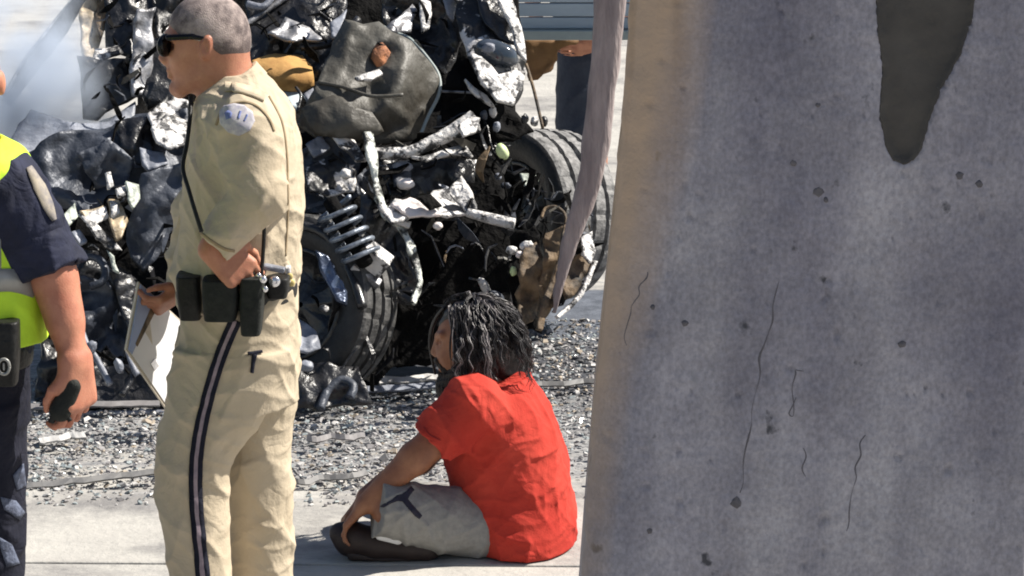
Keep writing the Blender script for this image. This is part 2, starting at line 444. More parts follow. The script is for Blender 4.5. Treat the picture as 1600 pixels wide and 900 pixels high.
M['sleeve_sun'] = mat('sunlit_sleeve_cream', (.40, .35, .26), (.16, .15, .16), 22, rough=.9)  # cream standing in for sun on the navy sleeve
M['jeans'] = mat('dark_blue_denim', (.020, .027, .048), (.035, .045, .07), 16, rough=.85, bump=.4, bscale=60)
M['sidepale'] = mat('pale_blue_painted_board', (.40, .47, .52), (.34, .41, .46), 5, rough=.5, stretch=(1, 1, 8))
M['railgrey'] = mat('grey_green_rail', (.30, .35, .34), (.24, .28, .28), 8, rough=.5)
M['chassis'] = mat('brown_chassis', (.19, .10, .035), (.12, .06, .025), 7, rough=.8, bump=.3)
M['wood'] = mat('weathered_grey_wood', (.34, .285, .275), (.22, .18, .178), 5, rough=.85, bump=.5, bscale=14, stretch=(6, 6, 1), bdist=.02)
M['shirt_bg'] = mat('dark_work_shirt', (.05, .06, .08), None, 10, rough=.9)
M['white_chip'] = mat('pale_chip', (.52, .51, .495), (.38, .37, .36), 30, rough=.6)
M['glass_chip'] = mat('greenish_glass_chip', (.36, .40, .40), (.24, .27, .28), 30, rough=.15)
M['dark_chip'] = mat('dark_chip', (.10, .10, .104), (.15, .147, .143), 30, rough=.6)
M['grey_chip'] = mat('grey_chip', (.25, .24, .24), (.18, .17, .17), 30, rough=.7)
M['tan_chip'] = mat('tan_chip', (.38, .32, .25), (.27, .23, .18), 30, rough=.7)

# ------------------------------------------------------------------ ground
def ground_mat():
    m = bpy.data.materials.new('ash_strewn_ground'); m.use_nodes = True; nt = m.node_tree; N, Lk = nt.nodes, nt.links
    b = N['Principled BSDF']; b.inputs['Roughness'].default_value = .85
    tc = N.new('ShaderNodeTexCoord'); sep = N.new('ShaderNodeSeparateXYZ'); Lk.new(tc.outputs['Object'], sep.inputs[0])
    def noise_n(sc, det=8, stretch=None, rough=.6):
        n = N.new('ShaderNodeTexNoise'); n.inputs['Scale'].default_value = sc; n.inputs['Detail'].default_value = det; n.inputs['Roughness'].default_value = rough
        if stretch:
            mp = N.new('ShaderNodeMapping'); mp.inputs['Scale'].default_value = stretch; Lk.new(tc.outputs['Object'], mp.inputs[0]); Lk.new(mp.outputs[0], n.inputs[0])
        else: Lk.new(tc.outputs['Object'], n.inputs[0])
        return n.outputs['Fac']
    def math_n(op, a, b_=None, c=None):
        n = N.new('ShaderNodeMath'); n.operation = op
        for i, x in enumerate((a, b_, c)):
            if x is None: continue
            if isinstance(x, (int, float)): n.inputs[i].default_value = x
            else: Lk.new(x, n.inputs[i])
        return n.outputs[0]
    def ramp(f, stops):
        r = N.new('ShaderNodeValToRGB'); e = r.color_ramp.elements
        while len(e) > len(stops): e.remove(e[-1])
        while len(e) < len(stops): e.new(.5)
        for i, (p, c) in enumerate(stops): e[i].position = p; e[i].color = (*c, 1)
        Lk.new(f, r.inputs[0]); return r.outputs[0]
    def mixc(f, a, b_):
        n = N.new('ShaderNodeMix'); n.data_type = 'RGBA'; Lk.new(f, n.inputs[0]); Lk.new(a, n.inputs[6]); Lk.new(b_, n.inputs[7]); return n.outputs[2]
    streak = noise_n(3.0, 8, (1, 5, 1))
    pale = ramp(noise_n(2.6, 10, (1, 1.3, 1), .7), [(.3, (.29, .28, .26)), (.5, (.40, .385, .355)), (.7, (.46, .445, .405))])
    ash = ramp(noise_n(26, 8, (1, 2, 1), .75), [(.32, (.09, .09, .095)), (.48, (.21, .21, .215)), (.62, (.36, .355, .345)), (.75, (.55, .54, .52))])
    scorch = ramp(noise_n(12, 6), [(.3, (.02, .021, .025)), (.7, (.07, .075, .09))])
    # ash lies round the wreck (centre about x -0.2, y 11.3) and thins out away from it
    dx = math_n('MULTIPLY', math_n('ADD', sep.outputs[0], .25), .42); dy = math_n('MULTIPLY', math_n('ADD', sep.outputs[1], -11.25), .62)
    r = math_n('SQRT', math_n('ADD', math_n('MULTIPLY', dx, dx), math_n('MULTIPLY', dy, dy)))
    r2 = math_n('ADD', r, math_n('MULTIPLY', math_n('ADD', streak, -.5), 1.7))
    fa = ramp(r2, [(.72, (1, 1, 1)), (1.35, (0, 0, 0))])
    r3 = math_n('ADD', r, math_n('MULTIPLY', math_n('ADD', noise_n(4, 5), -.5), .5))
    fs = ramp(r3, [(.30, (1, 1, 1)), (.46, (0, 0, 0))])
    # dark bluish patch beyond the raised wheel
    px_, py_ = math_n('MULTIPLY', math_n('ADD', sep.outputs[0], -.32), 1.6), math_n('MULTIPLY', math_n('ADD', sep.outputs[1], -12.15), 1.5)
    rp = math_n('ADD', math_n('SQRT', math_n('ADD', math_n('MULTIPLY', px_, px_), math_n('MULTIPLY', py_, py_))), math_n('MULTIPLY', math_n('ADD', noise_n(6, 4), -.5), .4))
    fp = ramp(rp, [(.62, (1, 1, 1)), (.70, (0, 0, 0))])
    grime = ramp(noise_n(1.5, 9, (1, 1.5, 1), .7), [(.47, (1, 1, 1)), (.64, (.50, .50, .53))])
    gm = N.new('ShaderNodeMix'); gm.data_type = 'RGBA'; gm.blend_type = 'MULTIPLY'; gm.inputs[0].default_value = 1; Lk.new(pale, gm.inputs[6]); Lk.new(grime, gm.inputs[7]); pale = gm.outputs[2]
    col = mixc(fa, pale, ash); col = mixc(fs, col, scorch)
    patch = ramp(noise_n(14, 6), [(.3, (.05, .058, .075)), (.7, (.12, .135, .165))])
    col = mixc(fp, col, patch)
    Lk.new(col, b.inputs['Base Color'])
    bp = N.new('ShaderNodeBump'); bp.inputs['Strength'].default_value = .5; bp.inputs['Distance'].default_value = .012
    Lk.new(noise_n(40, 6), bp.inputs['Height']); Lk.new(bp.outputs[0], b.inputs['Normal'])
    return m
M['ground'] = ground_mat()
V, Fc = [], []
xs = sorted(set([-600, -200, -60, -20, -8]+list(np.linspace(-5, 5, 81))+[8, 20, 60, 200, 600]))
ys = sorted(set([-300, -60, -10, 0, 4]+list(np.linspace(6, 18, 97))+[25, 50, 120, 400, 1200]))
for y in ys:
    for x in xs:
        inn = 1 if (-5 < x < 5 and 6 < y < 18) else 0
        V.append((x, y, inn*(.016*noise.noise(Vector((x*1.3, y*1.3, 3)))+.012*abs(noise.noise(Vector((x*3.3, y*5.3, 8))))-.02)))
nx = len(xs)
for j in range(len(ys)-1):
    for i in range(nx-1): Fc.append((j*nx+i, j*nx+i+1, (j+1)*nx+i+1, (j+1)*nx+i))
tag(mesh_obj('ground', V, Fc, M['ground']), kind='structure', label='pale ground strewn with ash around the burnt wreck')

# pavement slabs the seated man is on
pav = empty('pavement', (0, 0, 0)); tag(pav, 'pale concrete pavement slabs with dark joints under the seated man', kind='structure')
Rz = Matrix.Rotation(math.radians(-1.2), 3, 'Z')
rows = [(5.2, 6.9), (6.912, 8.86), (8.872, 9.62)]
for a, b in rows:
    x = -4.16-2.15
    while x < 4.8:
        w = 2.15
        box('slab', Rz @ Vector((x+w/2, (a+b)/2, -.02)) + Vector((0, -.02, random.uniform(-.002, .002))), (w-.012, b-a, .08), M['ground'], pav, R=Rz, bev=.006)
        x += w

# ------------------------------------------------------------------ loose debris
def shard(V, Fc, FM, c, s, mi, flat=.35):
    b = len(V); n = random.choice((4, 5, 6))
    R = Matrix.Rotation(random.uniform(0, 6.28), 3, 'Z') @ Matrix.Rotation(random.uniform(-.7, .7), 3, 'X') @ Matrix.Rotation(random.uniform(-.5, .5), 3, 'Y')
    ring = []
    for i in range(n):
        a = 6.283*i/n+random.uniform(-.3, .3); r = s*random.uniform(.5, 1)
        ring.append(Vector((r*math.cos(a), r*math.sin(a)*random.uniform(.4, 1), 0)))
    hgt = s*flat*random.uniform(.4, 1.2)
    for p in ring: V.append(c+R @ p)
    for p in ring: V.append(c+R @ (p*random.uniform(.5, .95)+Vector((0, 0, hgt))))
    for i in range(n): Fc.append((b+i, b+(i+1) % n, b+n+(i+1) % n, b+n+i)); FM.append(mi)
    Fc.append(tuple(b+n+i for i in range(n))); FM.append(mi)
V, Fc, FM = [], [], []
cnt = 0
while cnt < 13000:
    px, py = random.uniform(-60, 1000), random.uniform(500, 800)
    if py < 590 and px < 760: continue
    lim = float(np.interp(px, [0, 560, 760, 960], [790, 785, 750, 735]))
    if px > 860: lim = 720
    p = 1 if py < lim-75 else max(.05, 1-(py-lim+75)/125)**1.3*(.35+.9*max(0, .5+noise.noise(Vector((px*.008, py*.03, 2))))*1.0)
    if random.random() > min(1, p*1.2): continue
    Y = ground_Y(py); c = at(px, py, Y)
    s = .005+.016*random.random()**3
    if random.random() < .03: s *= 1.8
    mi = random.choices(range(5), (3.4, 3, 1.7, 4.5, 1.6))[0]
    shard(V, Fc, FM, Vector((c.x, c.y, .021 if c.y < 9.64 else .001)), s, mi); cnt += 1
tag(mesh_obj('debris', V, Fc, [M['white_chip'], M['glass_chip'], M['dark_chip'], M['grey_chip'], M['tan_chip']], smooth=False, fm=FM),
    'small broken chips of glass and ash scattered before the wreck', kind='stuff')

# strips and flat scraps one can pick out on the ground
strips = [((480, 697), (570, 692), 0.022, 'grey_chip', 'grey flat strip lying on the ash between officer and seated man'),
          ((455, 765), (575, 752), .018, 'dark_chip', 'thin dark strip on the ground by the seated man\'s hand'),
          ((35, 772), (250, 748), .022, 'dark_chip', 'thin dark bar lying between the two officers'),
          ((590, 606), (690, 598), .045, 'white_chip', 'pale flattened strip on the ground behind the man\'s beard'),
          ((520, 622), (680, 612), .040, 'slatepale', 'bluish crushed strip on the ground beside the front tyre'),
          ((40, 645), (250, 640), .030, 'grey_chip', 'grey bumper strip on the ground below the wreck\'s nose'),
          ((830, 612), (945, 606), .02, 'dark_chip', 'dark thin strip on the ash behind the man\'s back'),
          ((60, 700), (130, 690), .03, 'white_chip', 'short white strip on the ash next to the navy trousers')]
for i, (a, b, w, mk, lab) in enumerate(strips):
    A, B = at(*a, ground_Y(a[1])), at(*b, ground_Y(b[1])); A.z = B.z = .02
    n = 14; V, Fc = [], []; d = (B-A).normalized(); sd = Vector((-d.y, d.x, 0))
    for j in range(n+1):
        p = A.lerp(B, j/n); wv = w*(.6+.6*abs(noise.noise(Vector((j*.4, i*7, 0)))))
        z = .005*noise.noise(Vector((j*.5, i*3, 5)))
        off = sd*.03*noise.noise(Vector((j*.25, i, 9)))
        for k, zz in ((-1, 0), (0, .012), (1, .003)):
            V.append(p+off+sd*wv*k+Vector((0, 0, z+zz)))
    for j in range(n):
        for k in range(2): Fc.append((j*3+k, j*3+k+1, j*3+k+4, j*3+k+3))
    o = mesh_obj('metal_strip', V, Fc, M[mk], origin=A, smooth=False); solidify(o, .008)
    tag(o, lab, 'scrap strip', 'scrap strips lying on the ground')

# ------------------------------------------------------------------ concrete pillar
PY = 5.0
def pillar_mat():
    m = mat('grey_concrete', (.335, .322, .365), (.235, .226, .262), 5, rough=.9, bump=.5, bscale=120, detail=10, bdist=.004)
    nt = m.node_tree; N, Lk = nt.nodes, nt.links; b = N['Principled BSDF']; tc = [n for n in N if n.bl_idname == 'ShaderNodeTexCoord'][0]
    base = N[m['_ramp']].outputs[0]
    def nz(sc, st, det=6):
        mp = N.new('ShaderNodeMapping'); mp.inputs['Scale'].default_value = st; Lk.new(tc.outputs['Object'], mp.inputs[0])
        n = N.new('ShaderNodeTexNoise'); n.inputs['Scale'].default_value = sc; n.inputs['Detail'].default_value = det; Lk.new(mp.outputs[0], n.inputs[0]); return n.outputs['Fac']
    def rp(f, a, c, ca=(0, 0, 0), cb=(1, 1, 1)):
        r = N.new('ShaderNodeValToRGB'); r.color_ramp.elements[0].position = a; r.color_ramp.elements[1].position = c
        r.color_ramp.elements[0].color = (*ca, 1); r.color_ramp.elements[1].color = (*cb, 1); Lk.new(f, r.inputs[0]); return r.outputs[0]
    def mul(f, A, B, blend='MIX'):
        n = N.new('ShaderNodeMix'); n.data_type = 'RGBA'; n.blend_type = blend; Lk.new(f, n.inputs[0]) if not isinstance(f, float) else setattr(n.inputs[0], 'default_value', f)
        Lk.new(A, n.inputs[6]); Lk.new(B, n.inputs[7]) if not isinstance(B, tuple) else setattr(n.inputs[7], 'default_value', (*B, 1)); return n.outputs[2]
    st = rp(nz(9, (1, 1, .08)), .38, .66, (.82, .82, .84), (1.12, 1.12, 1.10))
    col = mul(1.0, base, st, 'MULTIPLY')
    bl = rp(nz(3.2, (1, 1, .6), 5), .35, .65, (.72, .72, .76), (1.2, 1.2, 1.14))
    col = mul(1.0, col, bl, 'MULTIPLY')
    fine = rp(nz(150, (1, 1, .7), 8), .3, .7, (.8, .8, .8), (1.2, 1.2, 1.2)); col = mul(1.0, col, fine, 'MULTIPLY')
    spk = rp(nz(21, (1, 1, .8), 10), .665, .72); col = mul(spk, col, (.06, .06, .07))
    spl = rp(nz(27, (1, 1, .5), 8), .66, .80); col = mul(spl, col, (.22, .22, .24))
    # warm light down one corner, painted in as an ochre-tan colour
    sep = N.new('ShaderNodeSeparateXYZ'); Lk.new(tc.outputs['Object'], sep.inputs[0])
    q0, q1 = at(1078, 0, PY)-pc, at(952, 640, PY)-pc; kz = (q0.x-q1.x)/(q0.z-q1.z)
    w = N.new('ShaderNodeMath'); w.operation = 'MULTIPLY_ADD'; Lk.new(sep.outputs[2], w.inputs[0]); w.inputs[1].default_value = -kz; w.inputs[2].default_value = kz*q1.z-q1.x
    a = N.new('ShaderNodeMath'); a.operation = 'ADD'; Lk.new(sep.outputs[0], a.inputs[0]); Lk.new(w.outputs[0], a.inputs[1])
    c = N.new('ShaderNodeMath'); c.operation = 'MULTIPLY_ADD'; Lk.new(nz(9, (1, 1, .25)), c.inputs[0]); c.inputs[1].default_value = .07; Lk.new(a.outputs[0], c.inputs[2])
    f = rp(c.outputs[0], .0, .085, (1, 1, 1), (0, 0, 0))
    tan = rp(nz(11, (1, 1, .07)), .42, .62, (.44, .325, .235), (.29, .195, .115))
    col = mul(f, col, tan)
    Lk.new(col, b.inputs['Base Color'])
    return m
M['hollow_dark'] = mat('darkened_hollow', (.085, .078, .070), (.058, .053, .048), 9, rough=.9, bump=.5, bscale=60, bdist=.005)  # dark put into the colour; the shallow recess alone stays too pale
M['crack'] = mat('dark_crack', (.125, .118, .13), None, 40, rough=.95)
tongue = [(1420, -780), (1372, -640), (1352, -400), (1360, -200), (1366, -60), (1371, 40), (1378, 100), (1374, 180), (1382, 225), (1395, 250), (1412, 258), (1428, 250), (1440, 232), (1452, 190), (1470, 140), (1500, 85), (1520, 30), (1527, -60), (1548, -200), (1560, -400), (1530, -640), (1480, -780)]
def edge_l(py): return float(np.interp(py, [-2000, 0, 250, 500, 700, 900, 2600], [1080, 985, 968, 944, 925, 910, 800]))
def edge_r(py): return float(np.interp(py, [-2000, 0, 400, 900, 2600], [1670, 1640, 1622, 1598, 1560]))
pc = at(1000, 900, PY); pc = Vector((pc.x, PY, 0))
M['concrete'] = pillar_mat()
pys = list(np.linspace(-1100, -40, 24))+list(np.linspace(-30, 930, 161))+list(np.linspace(960, 2560, 30))
TG = np.array([(a.lerp(b, t).x, a.lerp(b, t).y) for a, b in zip([Vector(p) for p in tongue], [Vector(p) for p in tongue[1:]+tongue[:1]]) for t in (0, .25, .5, .75)])
def hollow(x, y):
    if not (1340 < x < 1570 and y < 270) or not in_poly(x, y, tongue): return 0.
    return min(1., float(np.sqrt(np.min((TG[:, 0]-x)**2+(TG[:, 1]-y)**2)))/9)
V, Fc, FM = [], [], []
nf, ns = 150, 24
for py in pys:
    xl, xr = edge_l(py), edge_r(py); A, B = at(xl, py, PY+.09), at(xr, py, PY+.05)
    z = at(1250, py, PY).z; x0, x1 = A.x, B.x; D = .5; R1, R2 = .085, .012
    ring = []
    for i in range(12):                                   # front corner, rounded
        a = math.pi+math.pi/2*i/12; ring.append((x0+R1+R1*math.cos(a), PY+R1+R1*math.sin(a)))
    for i in range(nf): ring.append((x0+R1+(x1-R2-x0-R1)*i/(nf-1), PY))
    for i in range(1, 9):
        a = -math.pi/2+math.pi/2*i/8; ring.append((x1-R2+R2*math.cos(a), PY+R2+R2*math.sin(a)))
    ring += [(x1, PY+D), (x0*(PY+D)/(PY+.09)*1.03, PY+D)]
    n = len(ring)
    for i, (x, y) in enumerate(ring):
        if i < n-2:
            q = Vector((x*3, z*2.2, y)); y += .010*noise.noise(q)+.0035*noise.noise(q*5)+.0018*noise.noise(q*19)
            if i < 12: x += .006*noise.noise(Vector((z*9, i*.3, 2)))+.004*noise.noise(Vector((z*31, i*.3, 5)))
            pit = noise.noise(Vector((x*38, z*38, 4)))
            if pit > .62 and noise.noise(Vector((x*7, z*6, 9))) > .12: y += .005
            if noise.noise(Vector((x*61, z*55, 14))) > .66: y += .004
            sx = 800+(x)*F/(PY*math.cos(PITCH)+(CAM_H-z)*math.sin(PITCH))
            y += .014*hollow(sx, py)
        V.append((x, y, z))
for j in range(len(pys)-1):
    for i in range(n):
        Fc.append((j*n+i, (j+1)*n+i, (j+1)*n+(i+1) % n, j*n+(i+1) % n))
        p = V[j*n+i]; sx = 800+p[0]*F/(PY*math.cos(PITCH)+(CAM_H-p[2])*math.sin(PITCH))
        FM.append(0)
Fc.append(tuple(range(n))); FM.append(0)
pil = mesh_obj('concrete_pillar', V, Fc, [M['concrete'], M['hollow_dark']], fm=FM, origin=pc)
tag(pil, 'rough grey concrete pillar with warm light painted tan on its rounded edge and dark hollow near its top', 'pillar')
pbvh = BVHTree.FromPolygons([Vector(v) for v in V], Fc)
def drape(px, py, bvh, off):
    o = Vector((0, 0, CAM_H)); d = ray(px, py); h = bvh.ray_cast(o, d)
    if h[0] is None: return None
    nn = h[1]
    if nn.dot(d) > 0: nn = -nn
    return h[0]+nn*off
def drape_strip(name, path, w, bvh, mats, parent, off=.003, cols=None, thick=.003, m=8):
    """a band stuck on a surface: path of photo points, w its width, cols = share of the width for each material"""
    P = smooth_path([Vector((p[0], p[1], 0)) for p in path], m)
    W = np.interp(np.linspace(0, 1, len(P)), np.linspace(0, 1, len(w)), w) if hasattr(w, '__len__') else [w]*len(P)
    cols = cols or [1]; cuts = np.concatenate([[0], np.cumsum(cols)])/sum(cols)-.5
    V, Fc, FM, good = [], [], [], []
    last = None
    for i, p in enumerate(P):
        t = (P[min(i+1, len(P)-1)]-P[max(i-1, 0)]).normalized(); s = Vector((-t.y, t.x, 0))
        for c in cuts:
            q = p+s*c*W[i]; h = drape(q.x, q.y, bvh, off)
            if h is None: h = last if last is not None else Vector((0, 0, 0)); good.append(False)
            else: good.append(True)
            if h.length > 0: last = h
            V.append(h)
    n = len(cuts)
    for i in range(len(P)-1):
        for k in range(n-1):
            f = (i*n+k, i*n+k+1, (i+1)*n+k+1, (i+1)*n+k)
            if all(good[q] for q in f): Fc.append(f); FM.append(k % len(mats) if len(mats) > 1 else 0)
    o = mesh_obj(name, V, Fc, mats, parent, fm=FM); solidify(o, thick); return o
def drape_poly(name, P, bvh, m, parent, off=.003, step=4, thick=.003):
    pts, tris = fill_poly(P, step); V, ok = [], []
    for p in pts:
        h = drape(p.x, p.y, bvh, off); ok.append(h is not None); V.append(h if h is not None else Vector((0, 0, 0)))
    Fc = [f for f in tris if all(ok[i] for i in f)]
    o = mesh_obj(name, V, Fc, m, parent); solidify(o, thick); return o
tj = [(p[0]+2.5*noise.noise(Vector((p[0]*.09, p[1]*.09, 1))), p[1]+2.5*noise.noise(Vector((p[0]*.09, p[1]*.09, 7)))) for p in TG]
drape_poly('dark_hollow', tj, pbvh, M['hollow_dark'], pil, off=.0012, step=8, thick=.002)
for path, w in (([(1218, 440), (1205, 500), (1190, 560), (1176, 640), (1168, 700), (1160, 770)], [2, 5, 6, 3, 5, 3]),
                ([(1348, 680), (1340, 730), (1328, 780), (1322, 830)], [2, 4, 3, 2]),
                ([(1240, 620), (1236, 650), (1240, 585), (1255, 580)], [3, 4, 3, 2]),
                ([(1258, 700), (1257, 745)], [2, 4]),
                ([(1010, 425), (998, 460), (985, 490), (976, 540)], [3, 6, 5, 2])):
    path = [(p.x+random.uniform(-4, 4), p.y) for p in smooth_path([Vector((*q, 0)) for q in path], 3)]
    w = [max(.35, random.uniform(.05, .75)*float(np.interp(i/(len(path)-1), np.linspace(0, 1, len(w)), w))) for i in range(len(path))]
    drape_strip('crack', path, w, pbvh, [M['crack']], pil, off=-.0005, thick=.002)
for x, y, r in ((1278, 300, 9), (1290, 312, 5), (1410, 538, 7), (1530, 288, 6), (1278, 164, 4), (1070, 505, 6), (1150, 785, 9), (1240, 255, 6), (1020, 480, 4), (1015, 830, 5), (1500, 275, 7)):
    P = [(x+r*math.cos(a)*random.uniform(.6, 1.2), y+r*math.sin(a)*random.uniform(.6, 1.2)) for a in np.linspace(0, 5.6, 9)]
    drape_poly('pit', P, pbvh, M['crack'], pil, off=-.0005, thick=.002)

# grey plank leaning across the rear tyre
LY = 10.72
def plank():
    rows = [(-260, 972, 62), (-120, 962, 56), (0, 953, 50), (60, 949, 48), (120, 943, 45), (180, 936, 43), (240, 929, 42), (300, 917, 38), (340, 903, 33), (380, 891, 26), (420, 880, 19), (455, 872, 13), (488, 866, 6)]
    V, Fc = [], []; n = 10
    P = smooth_path([Vector(r) for r in rows], 5)
    for i, p in enumerate(P):
        m = mpx(p.x, LY); c = at(p.y, p.x, LY+(-p.x/1000)*.25)
        w = p.z*m/2*(1+.10*noise.noise(Vector((i*.16, 2, 0)))); tk = max(.012, w*.5)
        for k in range(n):
            a = 6.283*k/n; q = .006*noise.noise(Vector((i*.3, k*2., 1)))
            V.append(c+Vector(((w+q)*math.copysign(abs(math.cos(a))**.6, math.cos(a)), tk*math.copysign(abs(math.sin(a))**.6, math.sin(a))+q, 0)))
    for i in range(len(P)-1):
        for k in range(n): Fc.append((i*n+k, i*n+(k+1) % n, (i+1)*n+(k+1) % n, (i+1)*n+k))
    Fc += [tuple(range(n)), tuple((len(P)-1)*n+k for k in range(n))]
    o = mesh_obj('weathered_plank', V, Fc, M['wood'], origin=at(866, 488, LY))
    tag(o, 'grey weathered plank tapering to a point, leaning in front of the rear tyre', 'plank')
plank()

# ------------------------------------------------------------------ trailer behind, and a bystander
TY = 13.4
tr = empty('board_barrier', at(1000, 330, TY).xy.to_3d()); tag(tr, 'pale blue barrier of horizontal boards beyond the wreck', 'barrier')
x0, x1 = at(810, 40, TY).x, at(1500, 40, TY).x
def zy(py): return at(900, py, TY).z
for a, b in ((44, 27), (25, 5), (3, -25), (-27, -60), (-62, -100)):
    box('side_board', ((x0+x1)/2, TY, (zy(a)+zy(b))/2), (x1-x0, .03, zy(b)-zy(a)), M['sidepale'], tr, bev=.003)
box('bottom_rail', ((x0+x1)/2, TY-.02, (zy(60)+zy(45))/2), (x1-x0+.03, .07, zy(45)-zy(60)), M['railgrey'], tr)
V, Fc = [], []
P = [(819, 62), (905, 62), (872, 78), (870, 92), (856, 112), (838, 124), (826, 126)]
pts, tris = fill_poly(P, 8)
o = mesh_obj('hanging_tarp', [at(p.x, p.y, TY+.12+.02*noise.noise(Vector((p.x*.05, p.y*.05, 1)))) for p in pts], tris, M['chassis'], tr); solidify(o, .06)
for px in (1040, 1320, 1480):
    box('support_leg', (at(px, 40, TY).x, TY+.15, zy(60)/2), (.06, .06, zy(60)), M['railgrey'], tr)

BY = 13.85
def bystander():
    foot = at(910, 395, BY); foot.z = 0
    o = empty('person', foot); tag(o, 'bystander in dark jeans mostly hidden behind the pale barrier and the leaning plank', 'person')
    x, y = foot.x+.02, BY
    s = Sdf((x-.45, y-.35, 0), (x+.45, y+.35, 1.85), .010)
    s.ell((x, y, 1.62), (.095, .08, .12), .02).cone((x, y, 1.38), (x, y, 1.55), .06, .055, .03)
    s.cone((x, y, 1.0), (x, y, 1.35), .15, .17, .05).cone((x-.17, y, 1.38), (x+.17, y, 1.38), .06, .06, .05)
    for sg in (-1, 1): s.chain([(x+sg*.05, y, .92), (x+sg*.045, y-.01, .5), (x+sg*.045, y, .07)], [.065, .05, .042], .03).cone((x+sg*.045, y+.02, .03), (x+sg*.06, y-.15, .03), .04, .035, .02)
    hw = at(936, 68, BY-.20); sh = Vector((x+.2, y, 1.38)); el = Vector((x+.30, y-.04, 1.10))
    s.chain([sh, el, hw], [.05, .042, .03], .02)
    hand(s, hw, (-1, -.1, -.25), (0, -.6, .8), 1.0, (.15, .2, .2))
    s.chain([(x-.2, y, 1.38), (x-.27, y+.05, 1.1), (x-.22, y+.1, .88)], [.05, .042, .03], .02)
    s.obj('body', M['skin_a'], o)
    s = Sdf((x-.35, y-.3, .02), (x+.35, y+.3, 1.1), .010)
    s.loft([(352, 866, 940, 0, 40), (300, 866, 940, 0, 42), (215, 868, 942, 0, 46), (140, 869, 946, 0, 50), (78, 871, 952, 0, 52), (30, 871, 952, 0, 54)], BY, .02)
    s.disp(folds((0, .2, 1), 22, .012, 3)); s.obj('jeans', M['jeans'], o)
    s = Sdf((x-.5, y-.35, .9), (x+.5, y+.35, 1.6), .012)
    s.cone((x, y, 1.0), (x, y, 1.33), .17, .19, .05).cone((x-.18, y, 1.38), (x+.18, y, 1.38), .075, .075, .05)
    s.cone((x-.2, y, 1.38), (x-.26, y+.04, 1.15), .07, .06, .03).cone(sh, el, .07, .06, .03); s.obj('shirt', M['shirt_bg'], o)
bystander()

# ------------------------------------------------------------------ the burnt wreck
def Yw(py): return float(np.interp(py, [-120, 0, 150, 300, 520, 640], [12.3, 12.0, 11.65, 11.35, 10.98, 10.76]))
car = empty('burnt_car', at(430, 600, 11.2).xy.to_3d())
tag(car, 'burnt-out crumpled black car wreck with exposed coil spring and two charred tyres', 'car wreck')
seedc = [0]
def pnl(name, mk, P, dd=0., amp=.03, fr=5., a=.15, b=.5, step=7, thick=.012, parent=None, bulge=0., jag=3.):
    seedc[0] += 1; sd = seedc[0]*13.7
    rr = random.Random(seedc[0])
    Q = []
    for i in range(len(P)):                               # torn, uneven edges
        p, q = Vector(P[i]), Vector(P[(i+1) % len(P)])
        k = max(1, int((q-p).length/14))
        for j in range(k):
            v = p.lerp(q, j/k)
            if j: v += Vector((rr.uniform(-jag, jag), rr.uniform(-jag, jag)))
            Q.append(v)
    pts, tris = fill_poly(Q, step)
    cx, cy = sum(p[0] for p in P)/len(P), sum(p[1] for p in P)/len(P)
    ex = max(abs(p[0]-cx) for p in P); ey = max(abs(p[1]-cy) for p in P)
    m = mpx(cy, Yw(cy)); V = []
    for p in pts:
        w = Vector((p.x*m*fr, p.y*m*fr, sd))
        n1 = 1-2*abs(noise.noise(w)); n2 = 1-2*abs(noise.noise(w*2.3+Vector((4, 1, 2)))); n3 = noise.noise(w*6)
        y = Yw(cy)+dd+a*(p.x-cx)*m-b*(p.y-cy)*m-amp*(n1+.45*n2+.15*n3)
        if bulge:
            q = ((p.x-cx)/ex)**2+((p.y-cy)/ey)**2; y -= bulge*max(0, 1-q)
        v = at(p.x, p.y, y)
        if v.z < .004: v.z = .004
        V.append(v)
    # ground clamp keeps sheets on the ground
    o = mesh_obj(name, V, tris, M[mk], parent or car); solidify(o, thick); return o
def wt(name, pts, r, mk, dd=0., n=8, sm=6, parent=None):
    """tube through (px, py[, dd]) points; r in photo pixels"""
    P = [at(p[0], p[1], Yw(p[1])+dd+(p[2] if len(p) > 2 else 0)) for p in pts]
    m = mpx(300, 11.3)
    rs = [x*m for x in r] if hasattr(r, '__len__') else r*m
    return tube(name, P, rs, M[mk], parent or car, n, sm)
def lump(name, mk, px, py, rx, ry, dd=0., rot=0., parent=None, rough=.25):
    m = mpx(py, Yw(py)); c = at(px, py, Yw(py)+dd); bm = bmesh.new()
    bmesh.ops.create_icosphere(bm, subdivisions=3, radius=1)
    seedc[0] += 1; Rm = Matrix.Rotation(rot, 3, 'Y')
    V = []
    for v in bm.verts:
        q = v.co*(1+rough*noise.noise(v.co*1.7+Vector((seedc[0]*3.1, 0, 0))))
        V.append(c+Rm @ Vector((q.x*rx*m, q.y*min(rx, ry)*m, q.z*ry*m)))
    Fc = [tuple(w.index for w in f.verts) for f in bm.faces]; bm.free()
    return mesh_obj(name, V, Fc, M[mk], parent or car)

# the shell behind everything
pnl('body_shell', 'soot', [(70, 610), (60, 320), (120, 210), (215, 165), (225, -60), (800, -60), (815, 60), (805, 180), (770, 225), (800, 330), (805, 470), (770, 560), (610, 575), (590, 600)], .38, .10, 2.2, .05, 1.0, 14)
pnl('engine_bay_wall', 'soot', [(590, 335), (700, 345), (800, 350), (805, 470), (765, 560), (620, 575), (600, 480)], .10, .03, 3, .1, .3, 12)
